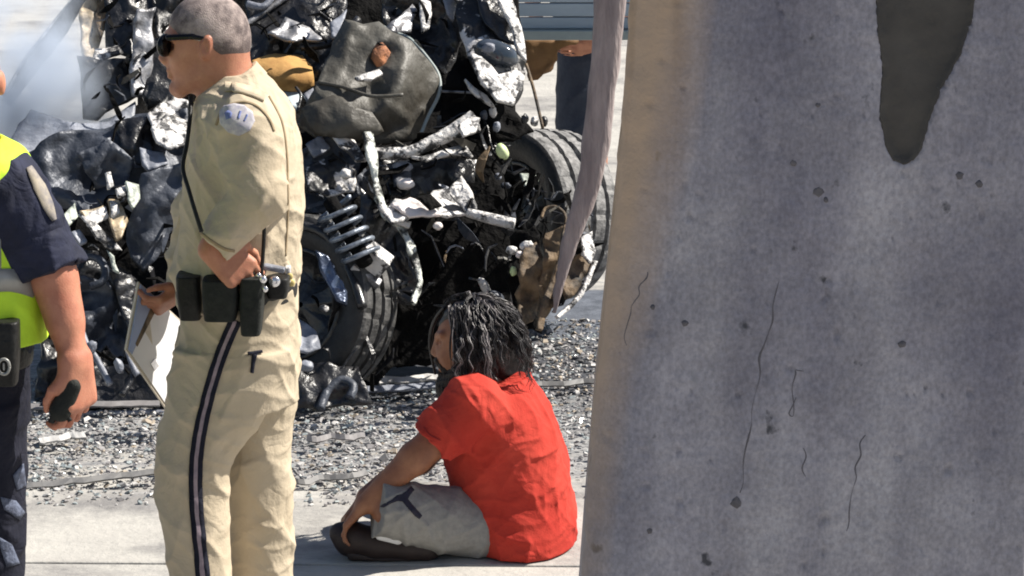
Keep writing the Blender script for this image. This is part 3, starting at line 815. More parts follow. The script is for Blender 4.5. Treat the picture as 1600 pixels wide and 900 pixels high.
# nose and left flank
pnl('roof_pillar', 'black', [(2, 158), (17, 166), (70, 96), (104, 52), (140, -10), (122, -14), (84, 36), (42, 90)], .02, .012, 6, .2, .2, 6, .03, jag=1)
wt('pillar_lit_edge', [(6, 150), (42, 90), (84, 36), (124, -14)], 3.2, 'silver', .06)  # pale tube in place of the roof pillar's lit edge
pnl('trim_panel', 'cream', [(122, -20), (170, -20), (166, 40), (152, 78), (148, 106), (136, 100), (126, 70)], .0, .025, 7, .5, .6, 5)
pnl('trim_panel', 'rust', [(150, -20), (172, -20), (166, 30), (156, 62), (150, 40)], -.05, .02, 8, .2, .5, 5)
pnl('torn_sheet', 'ash', [(148, 78), (184, 72), (192, 84), (162, 94), (142, 100)], -.08, .02, 8, .4, 1.4, 4)
pnl('door_panel', 'black', [(120, 88), (160, 96), (212, 90), (215, 150), (182, 166), (152, 188), (130, 186), (126, 140)], -.04, .03, 5, .2, .5, 6)
pnl('door_pillar', 'silver', [(214, 14), (242, 12), (238, 60), (236, 112), (226, 152), (208, 150), (206, 90)], -.12, .02, 6, .6, .4, 5, .02)
pnl('roof_sheet', 'black', [(164, -30), (270, -30), (252, 30), (216, 22), (206, 92), (166, 82)], .0, .04, 5, .2, .5, 6)
pnl('roof_sheet', 'whitepatch', [(236, -20), (300, -30), (270, 20), (262, 70), (246, 58)], -.1, .04, 6, .2, .8, 5)
pnl('wing_panel', 'black', [(222, 60), (262, 60), (275, 150), (232, 172), (222, 150)], -.04, .03, 6, .3, .5, 6)
pnl('bonnet', 'slatepale', [(8, 232), (48, 172), (110, 192), (170, 192), (212, 160), (214, 196), (150, 222), (92, 222), (44, 250)], -.06, .03, 6, .1, 1.2, 6)
pnl('bonnet', 'slate', [(28, 250), (92, 206), (160, 204), (212, 180), (292, 160), (302, 290), (252, 332), (190, 302), (140, 336), (96, 326), (58, 300)], -.12, .05, 4.5, .1, .6, 6)
pnl('bonnet_fold', 'slate', [(120, 240), (170, 218), (210, 250), (200, 290), (150, 296)], -.2, .04, 7, .1, .5, 6)
pnl('bonnet_fold', 'black', [(180, 190), (230, 185), (240, 240), (215, 260), (190, 235)], -.18, .04, 7, .1, .5, 6)
pnl('crushed_grille', 'ash', [(236, 200), (262, 178), (290, 190), (296, 226), (262, 234), (244, 222)], -.24, .03, 8, .4, 1.6, 4)
pnl('crushed_grille', 'whitepatch', [(230, 178), (262, 148), (294, 158), (296, 196), (262, 182), (240, 205)], -.20, .03, 8, .4, 1.2, 4)
pnl('wing_panel', 'slate', [(222, 272), (292, 252), (300, 300), (280, 352), (256, 376), (246, 404), (224, 424), (204, 402), (198, 360), (210, 318)], -.20, .04, 5, .1, .4, 6)
pnl('wing_edge', 'slatepale', [(218, 232), (256, 240), (262, 256), (232, 268), (222, 258)], -.26, .02, 8, .3, 1.2, 4)
for P, mk in (([(165, 270), (172, 269), (177, 290), (169, 297)], 'ash'), ([(169, 312), (186, 314), (194, 330), (199, 346), (190, 372), (181, 376), (174, 354)], 'cream'),
              ([(172, 314), (182, 318), (186, 350), (184, 378), (176, 356)], 'ash'), ([(196, 284), (216, 290), (218, 312), (208, 327), (199, 312)], 'greenish'),
              ([(122, 336), (164, 324), (171, 340), (150, 350), (178, 376), (190, 391), (170, 389), (150, 372), (140, 355)], 'ash'),
              ([(124, 330), (160, 322), (166, 332), (136, 346)], 'cream'), ([(99, 336), (117, 318), (121, 340), (108, 353), (97, 357)], 'greenish'),
              ([(110, 364), (124, 360), (136, 378), (126, 384)], 'slatepale'), ([(167, 391), (178, 400), (186, 427), (177, 422)], 'greenish'),
              ([(180, 296), (200, 290), (204, 306), (184, 308)], 'ash'), ([(96, 352), (108, 350), (112, 372), (100, 380)], 'greenish')):
    pnl('melted_lamp_shard', mk, P, -.32, .03, 9, .5, 1.0, 3, .01, jag=2.5)
pnl('bumper_skin', 'black', [(84, 396), (150, 392), (190, 420), (216, 440), (240, 470), (262, 560), (262, 632), (54, 632), (66, 520)], -.06, .06, 5, .1, .3, 7)
pnl('bumper_skin', 'slate', [(118, 430), (170, 440), (202, 500), (192, 566), (166, 540), (140, 560), (128, 500)], -.15, .05, 6, .3, .4, 6)
pnl('bumper_skin', 'black', [(170, 420), (204, 430), (225, 480), (222, 540), (200, 520), (185, 470)], -.18, .04, 7, .4, .5, 6)
pnl('bumper_bar', 'black', [(140, 572), (262, 570), (266, 636), (60, 640), (76, 610), (130, 604)], -.12, .02, 4, .1, .5, 7, .03)
wt('bumper_lip', [(50, 648, 0), (150, 646, 0), (264, 644, 0)], 4, 'slatepale', -.12)
wt('hose', [(122, 446), (116, 424), (130, 404), (152, 404), (164, 420), (160, 440), (140, 448)], 6, 'slate', -.3)
wt('hose', [(96, 470), (120, 500), (136, 540), (150, 560), (172, 600)], 5, 'slatepale', -.26)
wt('hose', [(200, 500), (212, 540), (206, 590), (190, 618)], 5, 'black', -.28)
lump('bracket', 'slatepale', 140, 545, 9, 14, -.30, .6); lump('bracket', 'slatepale', 186, 572, 7, 12, -.30, -.3)
pnl('bracket', 'slatepale', [(196, 548), (212, 550), (224, 580), (212, 588), (202, 570)], -.28, .02, 9, .5, .8, 4)
# roof and scuttle
pnl('scuttle', 'black', [(380, -40), (540, -40), (540, 40), (505, 125), (472, 132), (440, 96), (388, 98)], -.02, .05, 4, .2, .5, 7)
pnl('torn_sheet', 'silver', [(418, 52), (436, 44), (446, 28), (482, 44), (506, 63), (446, 64), (430, 56)], -.14, .025, 9, .3, 1.2, 4)
pnl('torn_sheet', 'slatepale', [(516, 36), (542, 16), (538, 56), (518, 60)], -.14, .02, 9, .3, 1.2, 4)
wt('roof_rail', [(380, 42), (410, 20), (450, -6)], 5, 'silver', -.12); wt('roof_rail', [(386, 6), (412, 10), (430, -12)], 6, 'slatepale', -.15)
wt('roof_rail', [(470, 74), (520, 66), (560, 30)], 7, 'black', -.1)
pnl('seat_cushion', 'tan', [(392, 98), (430, 89), (470, 92), (484, 108), (487, 130), (470, 140), (440, 137), (408, 122)], -.06, .012, 6, .4, 1.0, 5, .03, bulge=.09, jag=1)
pnl('cushion_base', 'sidepale', [(424, 141), (464, 138), (472, 150), (466, 173), (446, 164)], -.06, .01, 6, .4, 1.2, 5)
pnl('cushion_base', 'slatepale', [(474, 148), (489, 139), (492, 150), (480, 160)], -.08, .01, 6, .4, 1.2, 5)
wt('seat_rail', [(462, 136), (470, 150), (464, 176)], 2.5, 'black', -.12)
pnl('inner_panel', 'black', [(590, -40), (705, -40), (725, 60), (700, 125), (652, 72), (600, 42)], -.02, .05, 5, .2, .5, 6)
pnl('torn_sheet', 'silver', [(600, 48), (626, 24), (644, 8), (652, 16), (642, 50), (620, 52)], -.14, .03, 9, .4, 1.2, 4)
pnl('torn_sheet', 'ash', [(655, -4), (672, 4), (671, 44), (659, 52)], -.14, .02, 9, .4, 1.0, 4)
pnl('torn_sheet', 'slatepale', [(690, -10), (716, -6), (708, 34), (698, 22)], -.1, .02, 9, .3, .8, 4)
dome = pnl('door_skin', 'olive', [(462, 196), (486, 150), (508, 100), (540, 30), (566, 40), (592, 36), (612, 52), (642, 66), (672, 100), (686, 122), (684, 146), (664, 186), (654, 216), (600, 226), (552, 222), (494, 216)], -.16, .065, 3.6, .25, .5, 6, .015, bulge=.12, jag=1.5)
pnl('door_fold', 'olive', [(470, 170), (520, 150), (580, 176), (600, 205), (560, 218), (495, 212)], -.30, .03, 4.5, .1, .3, 6, bulge=.05)
wt('door_rim', [(592, 38, -.02), (614, 50, -.02), (642, 62, -.03), (672, 96, -.02), (686, 120, -.01), (686, 146), (668, 184), (656, 214)], 3.0, 'railgrey', -.15)
pnl('burn_hole', 'orange', [(584, 70), (598, 68), (610, 84), (606, 104), (590, 106), (582, 92)], -.33, .012, 14, .2, .4, 3, bulge=.02)
pnl('burn_hole', 'soot', [(590, 66), (604, 72), (612, 90), (604, 86), (596, 78)], -.345, .01, 14, .2, .4, 3)
pnl('torn_sheet', 'ash', [(554, 122), (570, 116), (592, 110), (598, 116), (580, 126), (560, 126)], -.36, .012, 12, .3, 1.3, 3)
wt('door_crease', [(498, 128), (536, 136), (580, 150), (630, 148)], 3, 'olive', -.36)
# corner with the lamp
pnl('front_wing', 'whitepatch', [(702, -40), (762, -40), (792, -4), (810, 40), (822, 100), (817, 142), (802, 168), (778, 160), (750, 130), (732, 92), (716, 40)], -.10, .04, 5, .3, .9, 5, bulge=.08)
pnl('front_wing', 'black', [(740, -30), (772, -10), (800, 40), (806, 70), (780, 62), (750, 20)], -.22, .03, 6, .3, .8, 5)
pnl('wing_edge', 'ash', [(764, -36), (796, -6), (814, 44), (822, 96), (810, 84), (796, 36), (780, 8)], -.27, .015, 8, .7, .9, 4)
pnl('wing_edge', 'ash', [(736, 84), (752, 90), (778, 118), (806, 110), (818, 120), (802, 164), (776, 158), (750, 128)], -.27, .025, 8, .5, 1.1, 4)
lamp = lump('headlight', 'glass', 776, 84, 36, 20, -.26, .35, rough=.08)
lump('lamp_bulb', 'slatepale', 764, 76, 12, 9, -.31, .3, parent=lamp)
pnl('inner_panel', 'soot', [(690, 120), (732, 90), (762, 150), (802, 172), (834, 205), (770, 230), (690, 195)], -.04, .04, 5, .2, .5, 6)
pnl('torn_sheet', 'ash', [(726, 124), (740, 138), (760, 150), (772, 168), (744, 150)], -.24, .015, 9, .5, 1.1, 4)
wt('stay_rod', [(822, 100, -.1), (834, 140, -.1), (848, 200, -.1)], 2.6, 'rust', -.1); wt('stay_rod', [(690, 143), (742, 145)], 2.2, 'silver', -.16)
for x, y, mk in ((835, 190, 'ash'), (770, 175, 'ash'), (776, 198, 'slatepale'), (820, 186, 'black'), (850, 190, 'black'), (756, 180, 'slate')): lump('bolt', mk, x, y, 6, 8, -.16)
# engine bay clutter
wt('strut_beam', [(574, 240), (606, 240), (640, 237), (672, 224), (704, 208), (742, 190)], [9, 10, 9, 11, 12, 19], 'ash', -.24, 10)
pnl('beam_cap', 'ash', [(716, 196), (736, 182), (750, 186), (744, 206), (724, 214)], -.34, .01, 10, .5, 1.4, 3)
pnl('torn_sheet', 'ash', [(642, 246), (690, 236), (728, 226), (738, 246), (704, 242), (668, 252)], -.22, .02, 9, .3, 1.3, 4)
pnl('engine_cover', 'black', [(590, 250), (700, 248), (745, 250), (740, 285), (680, 300), (610, 310)], -.08, .04, 6, .2, .6, 6)
pnl('engine_cover', 'slate', [(604, 256), (640, 252), (642, 282), (616, 292)], -.16, .02, 8, .3, .8, 5)
lump('reservoir', 'pinkwhite', 634, 288, 13, 9, -.2); lump('reservoir', 'slatepale', 628, 262, 16, 10, -.18)
pnl('gearbox_plate', 'ash', [(600, 332), (618, 312), (660, 318), (676, 300), (700, 296), (722, 276), (736, 300), (746, 324), (742, 336), (700, 340), (640, 336), (612, 350)], -.22, .035, 7, .3, 1.3, 4)
pnl('gearbox_plate', 'pinkwhite', [(610, 320), (640, 310), (668, 322), (690, 336), (640, 340)], -.30, .02, 9, .2, 1.1, 4)
pnl('gearbox_plate', 'soot', [(650, 308), (672, 304), (690, 322), (672, 328)], -.34, .01, 9, .2, .8, 4)
wt('control_arm', [(730, 332), (768, 342), (804, 350)], [7, 9, 9], 'ash', -.24)
def ribbon(name, mk, path, w, dd, **kw):
    P = smooth_path([Vector((*p, 0)) for p in path], 3); L, R_ = [], []
    for i, p in enumerate(P):
        t = (P[min(i+1, len(P)-1)]-P[max(i-1, 0)]).normalized(); h = w*(.75+.5*noise.noise(Vector((i*.7, w, dd*9))))/2
        L.append((p.x-t.y*h, p.y+t.x*h)); R_.append((p.x+t.y*h, p.y-t.x*h))
    return pnl(name, mk, L+R_[::-1], dd, **kw)
ribbon('frame_rail', 'railpatch', [(574, 206), (584, 262), (592, 310), (608, 340)], 15, -.26, amp=.03, fr=8, a=.8, b=.7, step=4, jag=1.5)
ribbon('frame_rail', 'railpatch', [(608, 338), (630, 360), (646, 400), (656, 440), (644, 474)], 13, -.24, amp=.03, fr=8, a=.8, b=.7, step=4, jag=1.5)
ribbon('frame_rail', 'ash', [(592, 318), (612, 342), (640, 352)], 10, -.3, amp=.02, fr=8, a=.8, b=.9, step=4, jag=1.5)
pnl('rail_web', 'black', [(560, 290), (598, 325), (640, 372), (652, 440), (640, 478), (600, 440), (566, 370)], -.14, .03, 6, .3, .4, 6)
pnl('crushed_sheet', 'slate', [(470, 236), (520, 208), (566, 240), (574, 296), (540, 322), (500, 334), (472, 336)], -.10, .05, 6, .2, .6, 6)
pnl('crushed_sheet', 'ash', [(514, 202), (532, 194), (554, 222), (572, 252), (556, 252), (530, 228)], -.28, .02, 9, .5, 1.2, 4)
pnl('crushed_sheet', 'whitepatch', [(478, 262), (520, 240), (556, 268), (552, 300), (510, 306), (482, 300)], -.22, .03, 9, .3, .8, 4)
pnl('crushed_sheet', 'slatepale', [(478, 226), (500, 212), (516, 232), (490, 246)], -.2, .02, 9, .3, 1, 4)
lump('hose_clamp', 'ash', 540, 272, 9, 8, -.3); lump('bolt', 'pinkwhite', 684, 353, 7, 6, -.3)
# coil spring on its strut
A, B = Vector((520, 322, 0)), Vector((566, 402, 0)); d = (B-A).normalized(); sd = Vector((d.y, -d.x, 0))
pts = []
for i in range(5*20+1):
    t = i/(5*20); a = 2*math.pi*5*t
    p = A.lerp(B, t)+sd*29*math.cos(a)
    pts.append((p.x, p.y, .060*math.sin(a)))
spr = wt('coil_spring', pts, 3.9, 'springgrey', -.42, 8, 0)
wt('shock_absorber', [(516, 314), (572, 412)], 12, 'soot', -.42, 12)
Rb = Matrix.Rotation(math.radians(38), 3, 'Y') @ Matrix.Rotation(.35, 3, 'X')
m = mpx(405, 11.2)
box('strut_clamp', at(585, 404, Yw(404)-.36), (46*m, 30*m, 32*m), M['ash'], car, R=Rb)
box('strut_clamp', at(572, 430, Yw(430)-.33), (50*m, 18*m, 12*m), M['silver'], car, R=Rb)

def wheel(c, ax, R, w, treadk='tread', rimk='black', seed=0):
    root = part_empty('wheel', car)
    ax = Vector(ax).normalized(); u = ax.orthogonal().normalized(); v = ax.cross(u)
    prof = [(.40, .62, 0), (.47, .66, 0), (.52, .78, 0), (.50, .90, 0), (.45, .97, 0)]
    tr_ = [(.40, .990), (.28, 1.0), (.27, .955), (.22, .955), (.21, 1.002), (.05, 1.005), (.04, .955), (-.04, .955), (-.05, 1.005), (-.21, 1.002), (-.22, .955), (-.27, .955), (-.28, 1.0), (-.40, .99)]
    prof = prof+[(a, b, 1) for a, b in tr_]+[(-a, b, 0) for a, b, _ in prof[::-1]]
    n = 108; V, Fc, FM = [], [], []; k = len(prof)
    for i in range(n):
        t = 2*math.pi*i/n; e = u*math.cos(t)+v*math.sin(t)
        for q, (a, r, mi) in enumerate(prof):
            rr = r*R*(1+.012*noise.noise(Vector((math.cos(t)*2, math.sin(t)*2, seed+r))))
            if mi and r > .98 and (i+(q//4)) % 6 == 0 and abs(a) < .41: rr -= .006
            V.append(c+e*rr+ax*a*w)
    for i in range(n):
        for q in range(k-1):
            Fc.append((i*k+q, i*k+q+1, ((i+1) % n)*k+q+1, ((i+1) % n)*k+q)); FM.append(1 if 4 <= q <= 18 else 0)
    o = mesh_obj('tyre', V, Fc, [M['rubber'], M[treadk]], root, fm=FM)
    for p in o.data.polygons: p.use_smooth = p.material_index == 0
    # rim: dished disc with five torn spokes
    V, Fc = [], []; pr = [(.42, .63), (.46, .60), (.40, .57), (.15, .52), (.10, .30), (.22, .14), (.24, .03)]
    for i in range(60):
        t = 2*math.pi*i/60; e = u*math.cos(t)+v*math.sin(t)
        for q, (a, r) in enumerate(pr):
            aa = a-(.22 if (i % 12) >= 7 and q in (3, 4) else 0)
            V.append(c+e*r*R+ax*aa*w)
    kk = len(pr)
    for i in range(60):
        for q in range(kk-1): Fc.append((i*kk+q, i*kk+q+1, ((i+1) % 60)*kk+q+1, ((i+1) % 60)*kk+q))
    mesh_obj('rim', V, Fc, M[rimk], root)
    return root
cB = at(842, 336, 12.0)
wheel(cB, (-.78, -.60, .12), .335, .29, seed=3)
cA = at(484, 508, 10.98); cA.z = max(cA.z, .30)
wheel(cA, (-.55, -.80, .26), .325, .22, treadk='tread_dark', seed=9)
# bits round the raised wheel
lump('reflector', 'dead', 785, 237, 9, 14, -.25, -.5, rough=.1)
wt('brake_hose', [(846, 340), (852, 326), (868, 323), (882, 334), (884, 350)], 2.5, 'rust', -.20)
pnl('hub_shard', 'greenish', [(812, 272), (834, 272), (842, 282), (820, 292)], .10, .01, 12, .4, 1.0, 3)
lump('bolt', 'slatepale', 778, 276, 6, 6, 0); lump('bolt', 'slate', 790, 290, 8, 5, 0)
pnl('mud_shield', 'soot', [(796, 372), (836, 352), (850, 400), (846, 522), (814, 516), (796, 450)], -.22, .05, 6, .3, .3, 6, jag=6)
pnl('mud_shield', 'rust', [(812, 404), (838, 380), (850, 430), (834, 500), (812, 512), (806, 460)], -.30, .05, 7, .5, .4, 5, jag=6)
pnl('mud_shield', 'rust', [(852, 366), (884, 352), (896, 392), (874, 450), (848, 512), (842, 440)], -.32, .05, 7, .4, .4, 5, jag=6)
pnl('mud_shield', 'soot', [(878, 376), (914, 366), (926, 410), (898, 456), (862, 488), (868, 440)], -.30, .05, 7, .4, .5, 5, jag=6)
pnl('mud_shield', 'rust', [(896, 400), (926, 396), (922, 424), (884, 468), (880, 440)], -.38, .03, 8, .6, .7, 4, jag=4)
ribbon('bent_strip', 'rust', [(886, 352), (876, 410), (856, 460), (842, 516)], 12, -.44, amp=.02, fr=7, a=.9, b=.4, step=4, jag=2)
ribbon('bent_strip', 'ash', [(930, 408), (906, 462), (870, 496)], 7, -.42, amp=.02, fr=7, a=.9, b=.6, step=3, jag=1.5)
lump('melted_blob', 'ash', 800, 391, 9, 7, -.38); lump('melted_blob', 'ash', 822, 384, 11, 7, -.38, -.5); lump('melted_blob', 'pinkwhite', 812, 398, 6, 6, -.38)
pnl('melted_blob', 'ash', [(908, 372), (924, 362), (930, 392), (922, 412), (910, 398)], -.42, .02, 10, .6, 1, 3)
lump('melted_blob', 'dead', 802, 424, 5, 8, -.36)
lump('pale_flake', 'ash', 757, 447, 7, 16, -.05, -.55, rough=.15); lump('pale_flake', 'slate', 775, 464, 15, 8, -.05, .5)
# foot of the wreck, in front of and below the near wheel
pnl('crushed_sill', 'black', [(450, 560), (560, 575), (582, 632), (450, 640)], -.16, .04, 6, .2, .5, 6)
pnl('crushed_sill', 'slatepale', [(466, 500), (494, 520), (500, 545), (480, 552), (464, 548)], -.30, .03, 8, .3, 1.1, 4)
wt('hose', [(500, 640), (512, 610), (534, 594), (552, 604), (546, 622)], 7, 'slate', -.20)
wt('wheel_arch_lip', [(462, 350), (500, 362), (530, 390), (552, 436), (566, 480)], 8, 'black', -.34)
pnl('wheel_glint', 'blueglint', [(492, 392), (512, 400), (536, 440), (542, 478), (526, 470), (508, 436)], -.40, .015, 8, .5, .5, 4)  # sheet standing in for the blue glint by the wheel
lump('bolt', 'ash', 506, 482, 7, 6, -.42); lump('bolt', 'slatepale', 478, 572, 12, 9, -.36)

# small torn scraps all over the wreck, too many to count
zones = [([(70, 300), (200, 200), (290, 180), (300, 300), (260, 560), (90, 600)], 90), ([(470, 215), (600, 225), (640, 330), (560, 350), (475, 350)], 50),
         ([(580, 225), (790, 200), (800, 350), (610, 350)], 70), ([(390, -10), (540, -10), (520, 90), (400, 95)], 22), ([(600, -10), (800, -10), (800, 190), (690, 190)], 34),
         ([(120, -10), (260, -10), (270, 160), (140, 170)], 40), ([(460, 350), (600, 420), (600, 620), (460, 630)], 30), ([(760, 220), (930, 340), (900, 470), (800, 470)], 70), ([(600, 360), (800, 360), (760, 570), (610, 570)], 40)]
V, Fc, FM = [], [], []
scm = ['black', 'soot', 'slate', 'silver', 'ash', 'rust', 'slatepale', 'olive']
for P, cnt in zones:
    k = 0; xs_, ys_ = [p[0] for p in P], [p[1] for p in P]
    while k < cnt:
        px, py = random.uniform(min(xs_), max(xs_)), random.uniform(min(ys_), max(ys_))
        if not in_poly(px, py, P): continue
        k += 1
        c = at(px, py, Yw(py)-random.uniform(.02, .26)); L = random.choice((.04, .05, .07, .10, .13)); w = L*random.uniform(.12, .38)
        R = Matrix.Rotation(random.uniform(0, 6.28), 3, 'Y') @ Matrix.Rotation(random.uniform(-1.2, 1.2), 3, 'X') @ Matrix.Rotation(random.uniform(-.6, .6), 3, 'Z')
        b = len(V); mi = random.choices(range(8), (10, 15, 2, .3, .35, .9, .4, 1.0))[0]
        for i in range(4):
            t = i/3-.5; bend = L*.35*math.sin(t*3+k); ww = w*random.uniform(.45, 1)*(.2 if i in (0, 3) and random.random() < .75 else 1)
            for s_ in (-1, 1):
                for h in (0, .005): V.append(c+R @ Vector((t*L, bend+h, s_*ww/2)))
        for i in range(3):
            q = b+i*4
            Fc += [(q, q+4, q+6, q+2), (q+1, q+3, q+7, q+5), (q, q+1, q+5, q+4), (q+2, q+6, q+7, q+3)]; FM += [mi]*4
        Fc += [(b, b+2, b+3, b+1), (b+12, b+13, b+15, b+14)]; FM += [mi]*2
o = mesh_obj('scrap', V, Fc, [M[k] for k in scm], car, smooth=False, fm=FM); tag(o, kind='stuff')

# ------------------------------------------------------------------ people
def framer(Y0, pref):
    m = mpx(pref, Y0)
    return m, (lambda x, y, d=0.: at(x, y, Y0+d*m))
def bounds(P, pts, pad):
    q = np.array([(p+(0,))[:3] for p in pts], dtype=float); lo, hi = q.min(0), q.max(0)
    A = np.array([tuple(P(*[(lo, hi)[c >> k & 1][k] for k in range(3)])) for c in range(8)]); return A.min(0)-pad, A.max(0)+pad

def khaki_officer():
    Y0 = 7.7; m, P = framer(Y0, 400)
    gz = at(360, 1115, Y0).z
    root = empty('person', Vector((at(345, 1100, Y0).x, Y0, 0)))
    tag(root, 'officer in tan khaki uniform and sunglasses standing with hand at his belt', 'person')
    lo, hi = bounds(P, [(215, -30, -200), (490, 1125, 200)], .05)
    # --- body: one surface from crown to feet
    s = Sdf((lo[0], lo[1], -.01), (hi[0], hi[1], P(0, -30).z), .0042)
    s.ell(P(326, 52, 0), (61*m, 48*m, 60*m), .01)
    s.ell(P(336, 70, 0), (50*m, 46*m, 48*m), .02)
    s.ell(P(302, 84, 0), (41*m, 38*m, 56*m), .02)
    for q in (-1, 1):
        s.cone(P(320, 112, q*30), P(284, 138, q*13), 15*m, 12*m, .02)
        s.ell(P(282, 92, q*20), (14*m, 13*m, 12*m), .015)
        s.ell(P(267, 70, q*19), (9*m, 10*m, 8*m), .008, carve=True)
        s.cone(P(264, 55, q*7), P(272, 56, q*27), 7*m, 7*m, .015)
        s.ell(P(322, 74, q*50), (11*m, 8*m, 20*m), .004, R=Matrix.Rotation(.25, 3, 'Y')@Matrix.Rotation(-q*.35, 3, 'Z'))
        s.ell(P(320, 74, q*58), (5*m, 4*m, 11*m), .003, carve=True)
    s.cone(P(276, 138), P(280, 143), 12*m, 11*m, .015)
    s.cone(P(262, 66), P(254, 90), 5.5*m, 6.5*m, .012).ell(P(257, 95, -6), (6*m, 5*m, 4.5*m), .008).ell(P(257, 95, 6), (6*m, 5*m, 4.5*m), .008).cone(P(262, 97), P(272, 97), 6*m, 9*m, .012)
    s.cone(P(264, 110, -9), P(264, 110, 9), 4.2*m, 4.2*m, .007).cone(P(266, 119, -8), P(266, 119, 8), 4.6*m, 4.6*m, .007).cone(P(258, 114.5, -12), P(258, 114.5, 12), 1.8*m, 1.8*m, .004, carve=True)
    s.cone(P(342, 95), P(366, 165), 43*m, 52*m, .03)
    s.loft([(160, 330, 432, 0, 85), (200, 306, 450, 0, 112), (300, 296, 462, 0, 112), (440, 284, 455, 0, 105), (520, 292, 458, 0, 104), (575, 285, 458, 0, 100)], Y0, .03)
    nl = [(560, 285, 430, -52, 52), (660, 262, 400, -55, 50), (715, 252, 365, -55, 44), (800, 262, 352, -55, 42), (900, 278, 354, -55, 38), (1000, 290, 360, -55, 30), (1090, 296, 360, -52, 28)]
    fl = [(560, 335, 460, 52, 52), (660, 345, 452, 55, 50), (720, 355, 448, 55, 44), (800, 360, 448, 55, 42), (900, 362, 446, 55, 38), (1000, 366, 440, 55, 30), (1090, 366, 436, 52, 28)]
    s.loft(nl, Y0, .02); s.loft(fl, Y0, .02)
    for x, dd in ((325, -52), (398, 52)):
        s.cone(P(x+8, 1092, dd), P(x-62, 1108, dd-8), 22*m, 13*m, .03)
    # near arm and hand
    sh, el, wr = P(385, 198, -112), P(404, 306, -150), P(335, 384, -158)
    s.chain([sh, el, wr], [38*m, 30*m, 21*m], .02)
    hand(s, P(332, 384, -160), P(378, 428, -158)-P(332, 384, -160), P(400, 392, -150)-P(345, 420, -172), 1.04, (.7, 1.0, .8), .04, .5, thick=1.15, flip=-1)
    # far arm and hand on the board
    sh2, el2, wr2 = P(378, 200, 112), P(310, 330, 132), P(288, 450, 112)
    s.chain([sh2, el2, wr2], [38*m, 30*m, 20*m], .02)
    hand(s, P(287, 450, 108), P(254, 474, 80)-P(287, 450, 108), P(276, 440, 40)-P(287, 470, 130), .90, (.9, 1.0, .7), .03, .5, thick=1.15)
    s.obj('body', M['skin_a'], root)
    # --- cropped hair
    h = Sdf(*bounds(P, [(252, 125, -62), (398, -18, 62)], .01), .003)
    h.ell(P(326, 52, 0), (63.5*m, 50*m, 62.5*m), .01).ell(P(337, 70, 0), (52*m, 48*m, 50*m), .02)
    hx = [P(x, 60).x for x in (250, 268, 285, 303, 316, 328, 340, 352, 366, 380, 400)]; hz = [P(320, y).z for y in (24, 38, 50, 55, 57, 60, 72, 84, 96, 103, 108)]
    _, X_, Y_, Z_ = h.win(h.lo, h.lo+h.h*h.n); h.d = np.maximum(h.d, (np.interp(X_, hx, hz)-Z_+0*Y_).astype(np.float32)*.8)
    h.obj('hair', M['stubble'], root)
    # --- sunglasses
    g = Sdf(*bounds(P, [(244, 105, -60), (332, 44, 60)], .005), .0023)
    for q in (-1, 1):
        g.ell(P(258, 71, q*21), (8.5*m, 22*m, 18*m), .004, R=Matrix.Rotation(q*.38, 3, 'Z'))
        g.cone(P(263, 59, q*38), P(300, 57.5, q*48), 5*m, 4.2*m, .006); g.cone(P(300, 57.5, q*48), P(318, 60, q*51), 4.2*m, 3*m, .004)
    g.cone(P(255, 62, -8), P(255, 62, 8), 3.5*m, 3.5*m, .006)
    g.ell(P(300, 84, 0), (36*m, 36*m, 52*m), .003, carve=True)
    g.obj('sunglasses', M['lens'], root)
    # --- shirt
    lo, hi = bounds(P, [(225, 90, -230), (490, 465, 230)], .03)
    s = Sdf(lo, hi, .0045)
    T = [(112, 338, 408, 0, 52), (128, 326, 424, 0, 76), (150, 310, 442, 0, 102), (175, 302, 455, 0, 122), (205, 297, 464, 0, 128), (260, 291, 473, 0, 128), (330, 285, 473, 0, 122), (400, 279, 466, 0, 117), (436, 277, 461, 0, 115), (456, 278, 460, 0, 114)]
    s.loft(T, Y0, .02)
    cuff = P(337, 381, -158); cdir = (cuff-el)
    s.cone(sh, el, 50*m, 41*m, .03); s.cone(el, cuff, 41*m, 29*m, .02, clip=(cuff, cdir))
    cuff2 = P(287, 448, 112); s.cone(sh2, el2, 50*m, 37*m, .03); s.cone(el2, cuff2, 37*m, 26*m, .02, clip=(cuff2, cuff2-el2))
    s.disp(folds((.3, 0, 1), 24, .011, 11)); s.disp(folds((1, .3, .6), 17, .009, 12)); s.disp(folds((-.7, .2, .9), 36, .009, 15)); s.disp(folds((1, 0, -.2), 50, .005, 14)); s.disp(folds((.4, .2, 1), 62, .004, 16))
    s.chain([P(318, 258, -205), P(360, 268, -215), P(405, 272, -205), P(440, 264, -160)], [.007, .011, .010, .006], .014, carve=True)
    # blousing above the belt and the crease where the sleeve bends
    s.disp(lambda X, Y, Z: -.010*np.exp(-((Z-P(0, 425).z)/.03)**2)*(.5+.5*np.sin(X*55+Y*40)))
    for (a, b, r) in ((P(345, 262, -190), P(425, 268, -200), .010), (P(352, 330, -215), P(425, 300, -200), .009), (P(338, 300, -205), P(390, 332, -215), .008)):
        s.cone(a, b, r, r*.7, .02, carve=True)
    sho, sbv = s.obj('shirt', M['khaki'], root)
    c = Sdf(*bounds(P, [(300, 175, -85), (430, 80, 85)], 0), .003)
    ca, cb = P(338, 102), P(376, 168); up = (P(358, 127)-P(366.5, 140)).normalized()
    c.cone(ca, cb, 50*m, 69*m, .0); c.cone(ca, cb, 43*m, 58*m, .0, carve=True)
    c.plane(P(357, 125), up); c.plane(P(368, 147), -up)
    c.disp(folds((1, 0, 0), 30, .004, 5)); c.obj('collar', M['khaki'], sho)
    drape_strip('shoulder_seam', [(338, 196), (346, 176), (362, 163), (384, 160), (404, 168), (420, 186), (428, 205)], 3, sbv, [M['khaki_line']], sho, off=.001)
